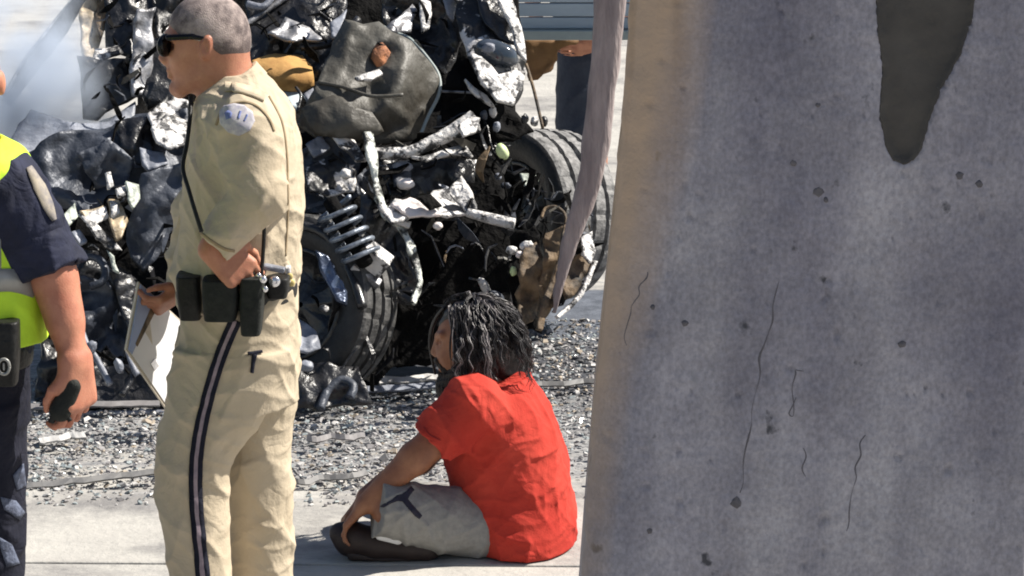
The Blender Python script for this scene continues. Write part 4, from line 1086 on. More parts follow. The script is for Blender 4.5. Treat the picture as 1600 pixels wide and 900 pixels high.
    drape_strip('back_seam', [(420, 150), (440, 190), (448, 240), (450, 320), (446, 400)], 2.2, sbv, [M['khaki_line']], sho, off=.0005)
    drape_strip('cuff_hem', [(312, 362), (330, 376), (350, 388), (366, 392)], 4, sbv, [M['khaki_line']], sho, off=.001)
    drape_strip('shoulder_strap', [(352, 137), (372, 139), (396, 146), (414, 154)], [14, 13, 12], sbv, [M['khaki']], sho, off=.004, thick=.005)
    # arm patch: pale shield with a dark crest and blue lettering marks
    pt = drape_poly('sleeve_patch_or_sun', [(344, 176), (352, 166), (366, 163), (382, 166), (394, 176), (398, 190), (390, 204), (374, 212), (358, 206), (346, 194)], sbv, M['patchblue'], sho, off=.003, step=4)
    drape_poly('crest', [(353, 178), (358, 174), (363, 178), (362, 186), (356, 188)], sbv, M['patchink'], pt, off=.0045, step=3, thick=.002)
    for q in ([(376, 175), (372, 186)], [(386, 180), (381, 190)]): drape_strip('emblem', q, 3, sbv, [M['patchink']], pt, off=.0045, thick=.002)
    # --- trousers
    lo, hi = bounds(P, [(225, 430, -170), (490, 1100, 170)], .02)
    s = Sdf(lo, hi, .0045)
    s.loft([(446, 279, 462, 0, 114), (480, 284, 464, 0, 116), (520, 282, 466, 0, 114), (560, 276, 466, 0, 112), (600, 268, 464, 0, 108), (625, 268, 462, 0, 104)], Y0, .02)
    NL = [(545, 277, 452, -50, 66), (600, 266, 440, -52, 66), (650, 256, 412, -54, 63), (690, 247, 384, -56, 60), (720, 243, 364, -57, 58), (760, 245, 356, -57, 56), (800, 250, 357, -57, 55), (850, 259, 359, -56, 54), (900, 267, 361, -55, 54), (1000, 280, 368, -54, 52), (1086, 284, 374, -53, 52)]
    FL = [(545, 330, 468, 52, 62), (600, 334, 464, 54, 62), (660, 338, 459, 56, 60), (720, 346, 455, 57, 58), (790, 352, 458, 57, 56), (850, 353, 457, 56, 55), (900, 352, 456, 55, 54), (1000, 350, 454, 54, 52), (1086, 348, 454, 53, 52)]
    s.loft(NL, Y0, .012); s.loft(FL, Y0, .012)
    s.cone(P(360, 1150, 0), P(356, 700, 0), .004, .004, .05, carve=True)
    s.disp(folds((.5, .2, 1), 19, .010, 21)); s.disp(folds((-.6, .3, 1), 27, .008, 22)); s.disp(folds((1, 0, .25), 32, .006, 23)); s.disp(folds((.3, .2, 1), 48, .006, 24))
    s.chain([P(420, 622, -130), P(392, 662, -125), P(352, 704, -110)], [.006, .010, .007], .015, carve=True)
    tro, tbv = s.obj('trousers', M['khaki'], root)
    drape_strip('side_stripe', [(368, 500), (356, 528), (340, 570), (324, 625), (312, 680), (306, 730), (306, 780), (310, 830), (315, 880), (322, 960), (330, 1060)], [20, 20, 21, 21, 21], tbv, [M['navy'], M['mauve'], M['navy']], tro, off=.0025, cols=[.36, .28, .36], m=10)
    drape_strip('pocket_button', [(398, 552), (395, 566), (393, 582)], [9, 6, 5], tbv, [M['navy']], tro, off=.003)
    drape_strip('pocket_button', [(387, 553), (409, 549)], 6, tbv, [M['navy']], tro, off=.0032)
    for x, dd in ((328, -54), (402, 54)):
        b = Sdf(P(x-110, 1140, dd-60), P(x+70, 1030, dd+60), .006)
        b.cone(P(x, 1040, dd), P(x+4, 1096, dd), 36*m, 32*m, .03).cone(P(x+10, 1098, dd), P(x-66, 1104, dd-8), 28*m, 20*m, .03)
        b.plane(Vector((0, 0, .002)), (0, 0, -1)); b.obj('boot', M['leather'], root)
    # --- belt with its pouches
    s = Sdf(*bounds(P, [(255, 405, -150), (480, 475, 150)], .02), .0035)
    s.loft([(462, 276, 464, 0, 119), (447, 274, 465, 0, 121), (434, 274, 465, 0, 121), (424, 276, 464, 0, 119)], Y0, .0)
    belt, _ = s.obj('duty_belt', M['leather'], root)
    def pouch(name, x0, x1, y0, y1, d0, d1, mk, flap=None, lean=0):
        q = Sdf(P(x0-15, y1+15, d0-15), P(x1+15, y0-15, d1+15), .003)
        w = (x1-x0)/2*m; c0, c1 = P((x0+x1)/2-lean, y0+8, (d0+d1)/2), P((x0+x1)/2+lean, y1-10, (d0+d1)/2)
        q.loft([(y1, x0+lean+3, x1+lean-3, (d0+d1)/2, (d1-d0)/2-2), ((y0+y1)/2, x0, x1, (d0+d1)/2, (d1-d0)/2), (y0, x0-lean, x1-lean, (d0+d1)/2, (d1-d0)/2-1)], Y0, .0, power=5)
        o, _ = q.obj(name, M[mk], belt); return o
    pouch('belt_pouch', 318, 372, 434, 498, -172, -116, 'pouch'); pouch('belt_pouch', 376, 412, 430, 520, -172, -112, 'pouch', lean=-1)
    pouch('holster', 278, 316, 428, 496, -128, -70, 'leather', lean=2); pouch('belt_pouch', 416, 452, 430, 462, -130, -70, 'leather')
    def snap(x, y, d, r, mk='chrome'):
        q = Sdf(P(x-2*r, y+2*r, d-2*r), P(x+2*r, y-2*r, d+2*r), .0022); q.ell(P(x, y, d), (r*m, r*.6*m, r*m), 0); q.obj('snap', M[mk], belt)
    snap(429, 440, -134, 9); snap(411, 437, -168, 6); snap(414, 452, -166, 5); snap(404, 431, -160, 5); snap(452, 432, -92, 6, 'patchgold'); snap(455, 442, -86, 6, 'patchgold')
    box('belt_keeper', P(428, 419, -112), (34*m, .03, 8*m), M['slatepale'], belt, R=Matrix.Rotation(.2, 3, 'Y')); box('belt_keeper', P(450, 428, -84), (9*m, .03, 26*m), M['ash'], belt)
    tube('belt_strap', [P(413, 335, -132), P(412, 380, -136), P(408, 432, -140)], 3.2*m, M['leather'], belt, 6)
    # cord across the chest, cuff gear
    tube('radio_cord', [P(298, 150, -40), P(297, 182, -70), P(292, 225, -92), P(286, 262, -112), P(296, 300, -150), P(306, 334, -180), P(315, 362, -192)], 3.4*m, M['leather'], sho, 7)
    w_ = Sdf(P(255, 485, 70), P(320, 430, 160), .003)
    w_.cone(P(276, 452, 106), P(298, 454, 116), 17*m, 17*m, 0, flat=((.8, 0, .5), .45)); w_.obj('wristband', M['rust'], root)
khaki_officer()

def clipboard():
    Y0 = 7.7; m, P = framer(Y0, 400)
    # a folder seen half edge-on, held by its rim
    a, b, c_, d = P(214, 440, 64), P(194, 546, 36), P(258, 640, 110), P(302, 520, 186)
    root = empty('clipboard', b); tag(root, 'white clipboard in the khaki officer\'s far hand, pale blue along one side', 'clipboard')
    nrm = (b-a).cross(d-a).normalized()
    if nrm.y > 0: nrm = -nrm
    def slab(name, Q, t, o_, mk):
        V = [q+nrm*o_ for q in Q]+[q+nrm*(o_+t) for q in Q]; n = len(Q)
        Fc = [tuple(range(n))[::-1], tuple(range(n, 2*n))]+[(i, (i+1) % n, n+(i+1) % n, n+i) for i in range(n)]
        return mesh_obj(name, V, Fc, M[mk], root, smooth=False)
    slab('backing_board', [a, b, c_, d], .006, 0, 'boardedge')
    def lp(u, v): return (a.lerp(d, u)).lerp(b.lerp(c_, u), v)
    slab('paper', [lp(.30, .03), lp(.12, .96), lp(.97, .97), lp(.99, .03)], .002, .0065, 'paper')
    slab('cover_flap', [lp(.02, .02), lp(.03, .97), lp(.11, .96), lp(.26, .02)], .003, .007, 'board')
    slab('cover_flap', [lp(.27, .0), lp(.125, .80), lp(.17, .80), lp(.36, .0)], .002, .0085, 'rust')
    slab('clip', [lp(.5, .70), lp(.46, .80), lp(.55, .82), lp(.60, .72)], .004, .0087, 'chrome')
clipboard()

def seated_man():
    Y0 = 9.10; m, P = framer(Y0, 700)
    root = empty('person', Vector((at(770, 880, Y0).x, Y0, 0)))
    tag(root, 'man with long dark hair and beard in a red t-shirt sitting cross-legged on the pavement', 'person')
    lo, hi = bounds(P, [(490, 910, -200), (920, 440, 220)], .02); lo[2] = -.005
    s = Sdf(lo, hi, .0042)
    s.ell(P(742, 520, 0), (55*m, 43*m, 50*m), .01); s.ell(P(716, 545, 0), (36*m, 35*m, 50*m), .02)
    for q in (-1, 1):
        s.cone(P(735, 568, q*26), P(704, 594, q*11), 13*m, 10*m, .02); s.ell(P(698, 556, q*18), (12*m, 11*m, 11*m), .012)
        s.ell(P(686, 535, q*16), (7*m, 8*m, 5.5*m), .007, carve=True); s.ell(P(690, 536, q*15.5), (5*m, 5.5*m, 4.5*m), .004); s.cone(P(684, 524, q*6), P(690, 523, q*24), 5*m, 5*m, .01)
        s.ell(P(735, 548, q*40), (8*m, 4*m, 15*m), .005)
    s.cone(P(699, 596), P(702, 600), 10*m, 10*m, .015); s.cone(P(684, 530), P(678, 550), 4.5*m, 5.5*m, .01)
    for q in (-1, 1): s.ell(P(681, 554, q*5), (5*m, 4*m, 4*m), .006)
    s.cone(P(687, 568, -8), P(687, 568, 8), 3.8*m, 3.8*m, .006).cone(P(689, 577, -7), P(689, 577, 7), 4.2*m, 4.2*m, .006).cone(P(682, 572.5, -9), P(682, 572.5, 9), 1.4*m, 1.4*m, .003, carve=True)
    s.cone(P(752, 560), P(782, 615), 34*m, 42*m, .03)
    s.loft([(610, 755, 820, 0, 60), (660, 722, 850, 0, 86), (740, 718, 870, 0, 88), (800, 730, 876, 0, 86), (860, 770, 870, 0, 70)], Y0, .03)
    # legs: crossed, knees out to each side
    s.chain([P(790, 842, -20), P(612, 800, -116), P(668, 858, 20)], [34*m, 28*m, 20*m], .02)
    s.chain([P(790, 842, 20), P(640, 790, 146), P(655, 856, -70)], [34*m, 28*m, 20*m], .02)
    s.cone(P(660, 860, -78), P(545, 846, -92), 20*m, 17*m, .03); s.cone(P(668, 862, 20), P(560, 850, 60), 20*m, 16*m, .03)
    # arms forward, hands resting on the shoe
    a1 = [P(735, 640, -95), P(648, 716, -110), P(570, 788, -112)]; s.chain(a1, [31*m, 24*m, 15*m], .02)
    hand(s, P(572, 786, -112), P(526, 838, -104)-P(572, 786, -112), P(552, 812, -60)-P(552, 812, -120), .90, (.35, .45, .45), .03, .15)
    a2 = [P(735, 640, 95), P(655, 716, 60), P(572, 776, -30)]; s.chain(a2, [31*m, 24*m, 15*m], .02)
    hand(s, P(570, 780, -34), P(524, 828, -72)-P(570, 780, -34), P(560, 800, -110)-P(560, 800, -10), .92, (.5, .5, .4), .03, .2, flip=-1)
    s.plane(Vector((0, 0, .021)), (0, 0, -1))
    s.obj('body', M['skin_c'], root)
    # t-shirt
    s = Sdf(*bounds(P, [(630, 895, -190), (920, 560, 190)], .02), .0045)
    T = [(586, 748, 828, 0, 56), (600, 730, 838, 0, 84), (618, 712, 848, 0, 102), (650, 698, 864, 0, 110), (700, 695, 880, 0, 106), (750, 702, 890, 0, 108), (800, 714, 898, 0, 118), (840, 730, 900, 0, 122), (872, 756, 894, 0, 122), (892, 780, 880, 0, 116)]
    s.loft(T, Y0, .02)
    for q in (-1, 1):
        e = P(676, 692, -108) if q < 0 else P(684, 682, 90)
        b = P(740, 632, q*92); s.cone(b, e, 47*m, 39*m, .03, clip=(e, e-b))
    s.disp(folds((.2, .2, 1), 22, .011, 31)); s.disp(folds((.7, -.3, .8), 26, .010, 32)); s.disp(folds((1, .2, .1), 34, .008, 33))
    s.disp(folds((.6, .4, -.7), 44, .005, 34)); s.disp(folds((.1, .3, 1), 60, .003, 35))
    s.cone(P(750, 556), P(790, 632), 38*m, 46*m, .012, carve=True)
    s.plane(Vector((0, 0, .022)), (0, 0, -1))
    tee, tbv = s.obj('t_shirt', M['red'], root)
    drape_strip('sleeve_hem', [(662, 668), (672, 680), (688, 688)], 2.2, tbv, [M['redseam']], tee, off=.0008)
    c = Sdf(P(715, 640, -70), P(855, 550, 70), .003)
    cc, dd_ = P(775, 596), (P(790, 630)-P(760, 566)).normalized()
    c.cone(cc-dd_*.012, cc+dd_*.014, 51*m, 56*m, 0, clip=(cc+dd_*.012, dd_)); c.plane(cc-dd_*.014, -dd_); c.cone(cc-dd_*.06, cc+dd_*.06, 43*m, 48*m, 0, carve=True)
    c.obj('neckband', M['red'], tee)
    # shorts
    s = Sdf(*bounds(P, [(560, 900, -200), (890, 735, 220)], .02), .0045)
    k1 = P(598, 793, -118); k2 = P(630, 790, 150)
    s.cone(P(792, 832, -36), k1, 58*m, 43*m, .03, clip=(P(590, 795, -118), P(590, 795, -118)-P(700, 800, -85)))
    s.cone(P(805, 830, 55), k2, 62*m, 43*m, .03, clip=(P(610, 790, 150), P(610, 790, 150)-P(700, 800, 110)))
    s.ell(P(806, 842, 0), (62*m, 96*m, 44*m), .03)
    s.disp(folds((1, .3, .2), 24, .012, 41)); s.disp(folds((.5, .1, 1), 30, .009, 42)); s.disp(folds((.8, .1, -.6), 42, .007, 43))
    for (a_, b_) in ((P(700, 762, -190), P(752, 850, -190)), (P(676, 800, -210), P(730, 868, -200)), (P(640, 830, -215), P(700, 850, -210))): s.cone(a_, b_, .010, .006, .018, carve=True)
    s.plane(Vector((0, 0, .022)), (0, 0, -1))
    sh, bv = s.obj('shorts', M['grey_shorts'], root)
    # leaping-figure emblem on the thigh
    J = [(594, 792), (599, 788), (612, 781), (620, 774), (628, 772), (636, 766), (642, 760), (647, 766), (640, 774), (637, 780), (645, 790), (654, 800), (659, 806), (655, 811), (648, 806), (638, 795), (629, 784), (622, 783), (610, 787), (600, 793)]
    drape_poly('print', J, bv, M['print'], sh, off=.0015, step=3, thick=.002)
    # shoes
    for dd, nm in ((-94, 0), (70, 1)):
        q = Sdf(*bounds(P, [(500, 905, dd-60), (700, 800, dd+60)], .01), .0036)
        q.chain([P(548, 842, dd), P(590, 852, dd), P(640, 856, dd), P(664, 858, dd)], [27*m, 26*m, 24*m, 24*m], .02, flat=((0, 1, .1), .9))
        q.cone(P(530, 832, dd), P(548, 842, dd), 15*m, 24*m, .02)
        q.plane(Vector((0, 0, .021)), (0, 0, -1)); so, _ = q.obj('shoe', M['shoe'], root)
        q = Sdf(*bounds(P, [(500, 905, dd-60), (700, 800, dd+60)], .01), .0036)
        q.chain([P(528, 838, dd-6), P(552, 868, dd-14), P(600, 876, dd-14), P(668, 876, dd-12)], [7*m, 8*m, 8*m, 8*m], .01); q.plane(Vector((0, 0, .021)), (0, 0, -1)); q.obj('shoe_sole', M['shoe'], so)
    k = Sdf(*bounds(P, [(580, 862, -150), (640, 812, -90)], .01), .003); k.cone(P(594, 836, -124), P(622, 844, -122), 8*m, 7*m, 0); k.obj('sock', M['sock'], root)
    # beard
    b = Sdf(*bounds(P, [(660, 640, -50), (770, 540, 50)], .01), .003)
    for q in (-1, 1): b.chain([P(738, 560, q*36), P(718, 586, q*29), P(698, 604, q*14)], [9*m, 15*m, 16*m], .015)
    b.cone(P(700, 600), P(694, 622), 18*m, 9*m, .02).cone(P(684, 563, -10), P(684, 563, 10), 4.5*m, 4.5*m, .006)
    for q in (-1, 1): b.cone(P(684, 563, q*9), P(697, 582, q*20), 4.5*m, 6*m, .01)
    b.cone(P(690, 581), P(696, 592), 6*m, 10*m, .01)
    b.ell(P(687, 573, 0), (6*m, 10*m, 4*m), .002, carve=True)
    b.disp(lambda X, Y, Z: .003*np.sin(X*300+Z*120)*np.sin(Y*330+Z*90)); b.obj('beard', M['beard'], root)
    # hair: a cap and many wavy locks
    cap = Sdf(*bounds(P, [(670, 620, -80), (850, 445, 80)], .01), .0036)
    cap.ell(P(746, 516, 0), (59*m, 49*m, 52*m), .01).cone(P(765, 540), P(795, 590), 46*m, 34*m, .03)
    cap.ell(P(694, 552, 0), (34*m, 46*m, 36*m), .02, carve=True)
    for q in (-1, 1): cap.ell(P(700, 540, q*40), (24*m, 30*m, 45*m), .02, carve=True)
    cap.disp(lambda X, Y, Z: .004*np.sin(X*120+Z*60+2*np.sin(Y*90))*np.sin(Y*140+Z*50)); hb, _ = cap.obj('hair', M['hair'], root)
    rr = random.Random(5); V, Fc, FM = [], [], []
    c = P(744, 520, 0); xmin = P(688, 0).x
    for i in range(260):
        az = rr.uniform(-math.pi, math.pi); el = rr.uniform(.0, 1.5)
        dx, dy = math.cos(az)*math.cos(el), math.sin(az)*math.cos(el)
        if dx < -.45 and el < .9: continue
        rt = c+Vector((dx*57*m, dy*47*m, math.sin(el)*54*m))
        out = Vector((dx, dy, 0)); out = out.normalized() if out.length > .12 else Vector((rr.uniform(-.3, 1), rr.uniform(-1, 1), 0)).normalized()
        sd = Vector((-out.y, out.x, 0))
        dr = (out+sd*rr.uniform(-.7, .7)+Vector((.35, 0, 0))).normalized()
        L = rr.uniform(.09, .25); n = 18; fluff = rr.choice((rr.uniform(0, .012), rr.uniform(0, .030))); grey = rr.random() < .16
        p = rt.copy(); v = (Vector((out.x, out.y, .35))+dr*.6).normalized(); base = []
        for j in range(n+1):
            base.append(p.copy()); v = (v+Vector((0, 0, -.22))).normalized(); p = p+v*L/n
            e = Vector(((p.x-c.x)/(60*m), (p.y-c.y)/(50*m), (p.z-c.z)/(57*m)))
            if p.z > c.z-.03 and e.length < 1.02+fluff*4:
                e = e/e.length*(1.02+fluff*4); p = c+Vector((e.x*60*m, e.y*50*m, e.z*57*m))
            elif p.z <= c.z-.03:
                h = Vector(((p.x-c.x-.013)/(53*m), (p.y-c.y)/(49*m)))
                if h.length < 1.0+fluff*5: h = h/max(h.length, .05)*(1.0+fluff*5); p.x, p.y = c.x+.013+h.x*53*m, c.y+h.y*49*m
        ph, wl, am = rr.uniform(0, 6.28), rr.uniform(.035, .07), rr.uniform(.003, .0085)
        guide = [q+(sd*math.sin(ph+6.28*L*j/n/wl)+out*.8*math.cos(ph+6.28*L*j/n/wl)+Vector((0, 0, .4*math.sin(ph*2+9*j/n))))*am*min(1, .3+j/n*1.4) for j, q in enumerate(base)]
        lim_ = P(706, 0).x if sum(q.y for q in guide)/len(guide) < c.y+.02 else P(680, 0).x
        if min(q.x for q in guide) < lim_ or max(q.x for q in guide) > P(834, 0).x: continue
        for k in range(8):
            o_ = Vector((rr.gauss(0, 1), rr.gauss(0, 1), rr.gauss(0, 1)))*.0026; sp = rr.uniform(-.4, 1.2); cut = rr.choice((0, 0, 1, 2, 4))
            pts = [q+o_*(1+sp*j/n) for j, q in enumerate(guide[:n+1-cut])]; nn = len(pts)
            w = rr.uniform(.0010, .0024)
            v_, f = tube_data(pts, [w*(1-.8*(j/(nn-1))**2) for j in range(nn)], 4, len(V))
            V += v_; Fc += f; FM += [1 if (grey and rr.random() < .7) or rr.random() < .05 else 0]*len(f)
    # locks hanging beside the brow and down past the cheek
    for pts, g in (([(692, 486, 20), (677, 505, 34), (672, 540, 38), (680, 585, 40)], 0), ([(694, 480, 10), (682, 496, 26), (674, 520, 36), (678, 560, 40)], 0),
                   ([(704, 484, -36), (712, 510, -46), (722, 545, -52), (728, 580, -58), (742, 606, -74)], 1), ([(700, 486, -34), (708, 520, -46), (713, 560, -52), (722, 590, -60)], 0), ([(706, 482, -38), (720, 505, -50), (738, 540, -56), (748, 578, -64), (764, 600, -74)], 1),
                   ([(712, 480, -40), (728, 520, -54), (734, 560, -60), (736, 600, -72), (744, 640, -112)], 0), ([(716, 478, -42), (732, 510, -55), (752, 545, -60), (762, 575, -66), (778, 596, -74)], 0), ([(720, 520, -54), (724, 560, -58), (730, 596, -66), (748, 622, -96)], 1)):
        q = smooth_path([P(*p) for p in pts], 5); n = len(q)
        v, f = tube_data(q, [.0058*(.6+.5*math.sin(j/(n-1)*math.pi)) for j in range(n)], 6, len(V)); V += v; Fc += f; FM += [g]*len(f)
    for i in range(46):
        x0, y0, d0 = rr.uniform(700, 728), rr.uniform(474, 494), rr.uniform(-46, -30); x1 = x0+rr.uniform(6, 26); ph = rr.uniform(0, 6.28); am = rr.uniform(1.5, 4)
        q = smooth_path([P(x0+(x1-x0)*t**.8+am*math.sin(ph+t*rr.uniform(6, 9)), y0+(rr.uniform(95, 125))*t, d0-26*min(1, t*1.6)+am*math.cos(ph+7*t)-3) for t in (0, .2, .4, .6, .8, 1)], 4); n = len(q)
        w_ = rr.uniform(.0012, .0030)
        v, f = tube_data(q, [w_*(1-.75*(j/(n-1))**2) for j in range(n)], 4, len(V)); V += v; Fc += f; FM += [1 if rr.random() < .22 else 0]*len(f)
    mesh_obj('lock', V, Fc, [M['hair'], M['hairgrey']], hb, fm=FM)
seated_man()

def vest_officer():
    Y0 = 6.85; m, P = framer(Y0, 450)
    root = empty('person', Vector((at(-50, 1000, Y0).x, Y0, 0)))
    tag(root, 'officer in navy with a lime safety vest, bare forearm hanging with a small black radio', 'person')
    lo, hi = bounds(P, [(-260, 1300, -130), (190, 20, 130)], .04)
    foot = at(-50, 1250, Y0)
    s = Sdf((lo[0], lo[1]-.1, -.01), (hi[0], hi[1]+.1, hi[2]+.05), .0055)
    s.ell(P(-62, 118), (58*m, 70*m, 70*m), .02).ell(P(-62, 150), (48*m, 55*m, 62*m), .02).ell(P(2, 130, 10), (7*m, 12*m, 20*m), .01).ell(P(-126, 130, 10), (7*m, 12*m, 20*m), .01)
    s.ell(P(-66, 165, -28), (42*m, 36*m, 46*m), .02).cone(P(-68, 128, -72), P(-70, 156, -82), 8*m, 11*m, .012).cone(P(-84, 186, -58), P(-52, 186, -58), 5*m, 5*m, .01).cone(P(-68, 204, -48), P(-66, 208, -44), 15*m, 15*m, .02)
    for q in (-1, 1): s.ell(P(-68+q*26, 134, -64), (11*m, 9*m, 7*m), .008, carve=True); s.ell(P(-68+q*26, 134, -56), (9*m, 9*m, 8*m), .003)
    s.cone(P(-62, 160), P(-62, 240), 45*m, 52*m, .03)
    s.loft([(225, -140, 20, 0, 55), (260, -180, 50, 0, 75), (330, -180, 52, 0, 85), (450, -165, 45, 0, 80), (560, -165, 42, 0, 82), (640, -160, 40, 0, 80)], Y0, .03)
    zf = .06
    for x in (-108, -18):
        s.chain([P(x, 620), P(x+2, 860, 4), Vector((P(x+2, 900).x, Y0+.03, .10))], [58*m, 44*m, 30*m], .03)
        s.cone(Vector((P(x, 900).x, Y0+.03, .06)), Vector((P(x, 900).x, Y0-.15, .04)), .045, .035, .03)
    sh, el, wr = P(14, 285), P(82, 425, -20), P(118, 570, -50)
    s.chain([sh, el, wr], [42*m, 33*m, 22*m], .03); s.cone(P(88, 445, -22), P(102, 500, -35), 33*m, 29*m, .02)
    hand(s, P(117, 562, -50), P(124, 640, -54)-P(117, 562, -50), (-.62, -.8, .05), 1.05, (.55, .95, .8), .03, .75, thick=1.3)
    s.chain([P(-150, 285), P(-215, 430, -10), P(-200, 560, -60)], [52*m, 41*m, 25*m], .03)
    hand(s, P(-200, 560, -60), (0, -.1, -1), (1, -.3, 0), 1.0, (.3, .4, .3))
    s.obj('body', M['skin_b'], root)
    h = Sdf(*bounds(P, [(-140, 175, -90), (15, 35, 90)], .01), .006); h.ell(P(-62, 116), (61*m, 72*m, 73*m), .02); h.plane(P(-62, 128), Vector((0, -.75, -1))); h.obj('hair', M['stubble'], root)
    # navy short-sleeved shirt
    s = Sdf(*bounds(P, [(-260, 560, -130), (170, 200, 130)], .03), .0048)
    s.loft([(222, -120, 0, 0, 58), (240, -160, 32, 0, 74), (270, -188, 55, 0, 88), (340, -188, 58, 0, 96), (450, -174, 52, 0, 92), (545, -174, 50, 0, 92)], Y0, .03)
    e = P(80, 424, -18); s.cone(P(8, 298, -18), e, 61*m, 55*m, .03, clip=(e, P(86, 438, -20)-P(40, 330, 0)))
    e2 = P(-212, 424, -10); s.cone(P(-150, 282), e2, 62*m, 54*m, .03, clip=(e2, e2-P(-150, 282)))
    s.disp(folds((.4, .3, 1), 22, .010, 51)); s.disp(folds((.8, .2, -.6), 26, .009, 52))
    sho, bv = s.obj('shirt', M['navy_lit'], root)
    drape_strip('sleeve_patch_or_sun', [(44, 262), (60, 292), (74, 322), (84, 344)], [8, 18, 16, 6], bv, [M['sleeve_sun']], sho, off=.003)  # sunlight on the sleeve laid on as a pale band
    drape_strip('sleeve_hem', [(52, 440), (80, 432), (108, 420), (124, 404)], 4, bv, [M['navy']], sho, off=.002)
    # vest
    s = Sdf(*bounds(P, [(-230, 560, -150), (110, 195, 150)], .02), .0048)
    V1 = [(216, -120, 4, 0, 64), (232, -158, 30, 0, 90), (252, -180, 44, 0, 104), (290, -190, 42, 0, 106), (400, -184, 56, 0, 106), (470, -182, 70, 0, 106), (528, -182, 76, 0, 106)]
    s.loft(V1, Y0, .02)
    for x in (76, -214): s.cone(P(x, 322, -150), P(x, 322, 150), 42*m, 42*m, .012, flat=((0, 0, 1), 1.55), carve=True)
    s.cone(P(-62, 190), P(-62, 240), 64*m, 58*m, .01, carve=True)
    s.disp(folds((1, .2, .3), 28, .008, 61)); ve, vb = s.obj('safety_vest', M['lime'], root)
    drape_strip('reflective_band', [(-170, 440), (-60, 446), (0, 438), (30, 440), (62, 450)], 36, vb, [M['reflect']], ve, off=.002)
    drape_strip('reflective_band', [(-20, 222), (-16, 300), (-14, 420)], 30, vb, [M['reflect']], ve, off=.002)
    # trousers, belt and boots
    s = Sdf((lo[0], lo[1]-.05, .02), (hi[0], hi[1]+.05, P(0, 520).z), .0055)
    s.loft([(530, -172, 46, 0, 90), (600, -172, 46, 0, 92), (660, -168, 44, 0, 90)], Y0, .02)
    for x0, x1 in ((-170, -62), (-62, 42)):
        s.loft([(620, x0, x1, 0, 84), (760, x0+4, x1-2, 0, 72), (880, x0+10, x1-6, 0, 62), (1000, x0+14, x1-8, 4, 58), (1180, x0+16, x1-12, 8, 54)], Y0, .015)
    s.disp(folds((.2, .2, 1), 20, .010, 71)); s.disp(folds((.7, 0, 1), 30, .007, 72)); tro, tb = s.obj('trousers', M['navy'], root)
    for P_ in ([(20, 742), (36, 724), (40, 760), (26, 766)], [(0, 776), (24, 782), (38, 800), (30, 812), (6, 796)], [(-6, 836), (18, 850), (30, 880), (10, 886)]): drape_poly('sunlit_crinkle', P_, tb, M['navy_crinkle'], tro, off=.001, step=5)  # sunlit creases on the trousers laid on as pale patches
    s = Sdf(*bounds(P, [(-200, 585, -120), (80, 520, 120)], .02), .005); s.loft([(568, -176, 50, 0, 96), (552, -177, 52, 0, 98), (536, -176, 50, 0, 96)], Y0, 0); be, bb = s.obj('duty_belt', M['leather'], root)
    for x0, x1, y0, y1, mk in ((-6, 30, 500, 600, 'leather'), (-60, -14, 520, 590, 'leather')):
        q = Sdf(*bounds(P, [(x0-10, y1+10, -140), (x1+10, y0-10, -40)], .01), .004)
        q.loft([(y1, x0+2, x1-3, -96, 22), ((y0+y1)/2, x0, x1, -98, 24), (y0, x0, x1, -96, 20)], Y0, 0, power=4); q.obj('belt_pouch', M[mk], be)
    ring = smooth_path([P(6+9*math.cos(t), 573+12*math.sin(t), -126) for t in np.linspace(0, 6.28, 10)], 3); tube('badge_ring', ring, 2.4*m, M['reflect'], be, 6, 0)
    box('badge_bar', P(6, 573, -127), (3*m, .004, 12*m), M['reflect'], be)
    for x in (-112, -16):
        b = Sdf((P(x-60, 900).x, Y0-.27, 0), (P(x+60, 900).x, Y0+.16, .30), .008); c0 = P(x, 900).x
        b.cone((c0, Y0+.03, .25), (c0, Y0+.03, .07), .055, .055, .02)  .cone((c0, Y0+.03, .05), (c0, Y0-.17, .045), .05, .042, .03); b.plane((0, 0, .002), (0, 0, -1)); b.obj('boot', M['leather'], root)
    # the radio in his hand
    r = empty('handheld_radio', P(100, 640, -80)); tag(r, 'small black handheld radio gripped in the vest officer\'s bare hand', 'radio')
    q = Sdf(*bounds(P, [(60, 675, -130), (150, 585, -20)], .02), .0035)
    q.cone(P(112, 604, -72), P(94, 642, -72), 15*m, 18*m, .01, flat=((.4, 1, .2), .8)); q.obj('radio_body', M['pouch'], r)
    tube('antenna', [P(86, 642, -72), P(80, 660, -72)], 5*m, M['leather'], r, 8); tube('antenna', [P(100, 642, -72), P(110, 658, -74)], 4*m, M['leather'], r, 8)
vest_officer()

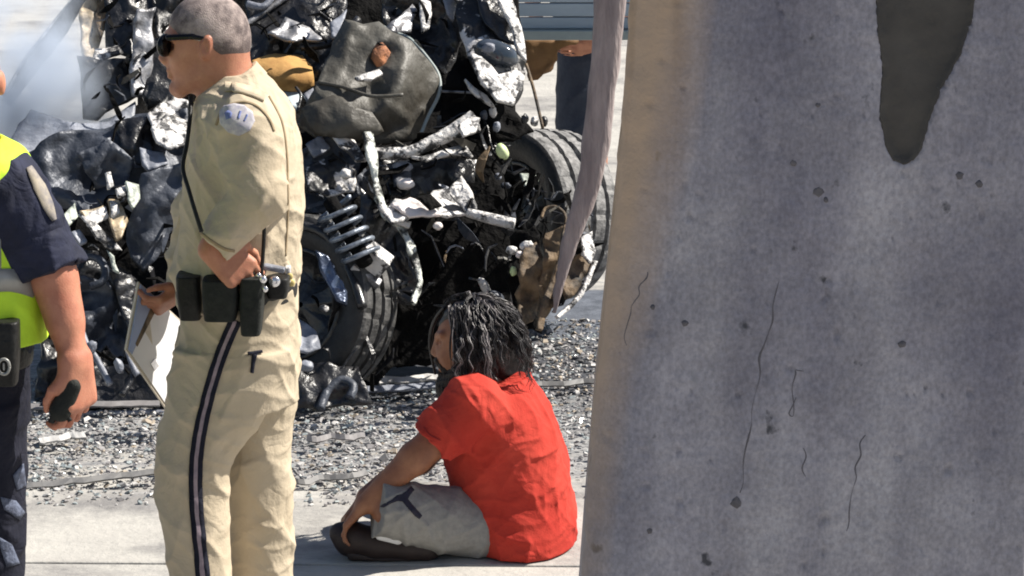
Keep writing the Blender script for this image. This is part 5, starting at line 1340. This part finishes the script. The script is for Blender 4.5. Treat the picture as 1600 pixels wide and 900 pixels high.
# ------------------------------------------------------------------ smoke drifting off the bonnet
def smoke():
    c = at(50, 150, 11.66); bm = bmesh.new(); bmesh.ops.create_icosphere(bm, subdivisions=3, radius=1)
    V = [c+Vector((v.co.x*.36, v.co.y*.30, v.co.z*.52))*(1+.2*noise.noise(v.co*1.5)) for v in bm.verts]; Fc = [tuple(w.index for w in f.verts) for f in bm.faces]; bm.free()
    mm = bpy.data.materials.new('thin_smoke'); mm.use_nodes = True; nt = mm.node_tree; N, Lk = nt.nodes, nt.links
    N.remove(N['Principled BSDF']); pv = N.new('ShaderNodeVolumePrincipled'); pv.inputs['Color'].default_value = (.80, .88, 1, 1); pv.inputs['Anisotropy'].default_value = .2
    tc = N.new('ShaderNodeTexCoord'); mp = N.new('ShaderNodeMapping'); Lk.new(tc.outputs['Object'], mp.inputs[0])
    mp.inputs['Scale'].default_value = (1/.36, 1/.30, 1/.52)
    ln = N.new('ShaderNodeVectorMath'); ln.operation = 'LENGTH'; Lk.new(mp.outputs[0], ln.inputs[0])
    fall = N.new('ShaderNodeMapRange'); fall.inputs[1].default_value = .25; fall.inputs[2].default_value = 1.0; fall.inputs[3].default_value = 1; fall.inputs[4].default_value = 0; Lk.new(ln.outputs['Value'], fall.inputs[0])
    nz = N.new('ShaderNodeTexNoise'); nz.inputs['Scale'].default_value = 5; nz.inputs['Detail'].default_value = 4; Lk.new(tc.outputs['Object'], nz.inputs[0])
    r = N.new('ShaderNodeMapRange'); r.inputs[1].default_value = .38; r.inputs[2].default_value = .68; r.inputs[3].default_value = .3; r.inputs[4].default_value = 19; Lk.new(nz.outputs['Fac'], r.inputs[0])
    ml = N.new('ShaderNodeMath'); ml.operation = 'MULTIPLY'; Lk.new(fall.outputs[0], ml.inputs[0]); Lk.new(r.outputs[0], ml.inputs[1]); Lk.new(ml.outputs[0], pv.inputs['Density'])
    Lk.new(pv.outputs[0], N['Material Output'].inputs['Volume'])
    o = mesh_obj('smoke', V, Fc, mm, origin=c); tag(o, 'thin white smoke drifting up from the crushed bonnet', kind='stuff')
smoke()
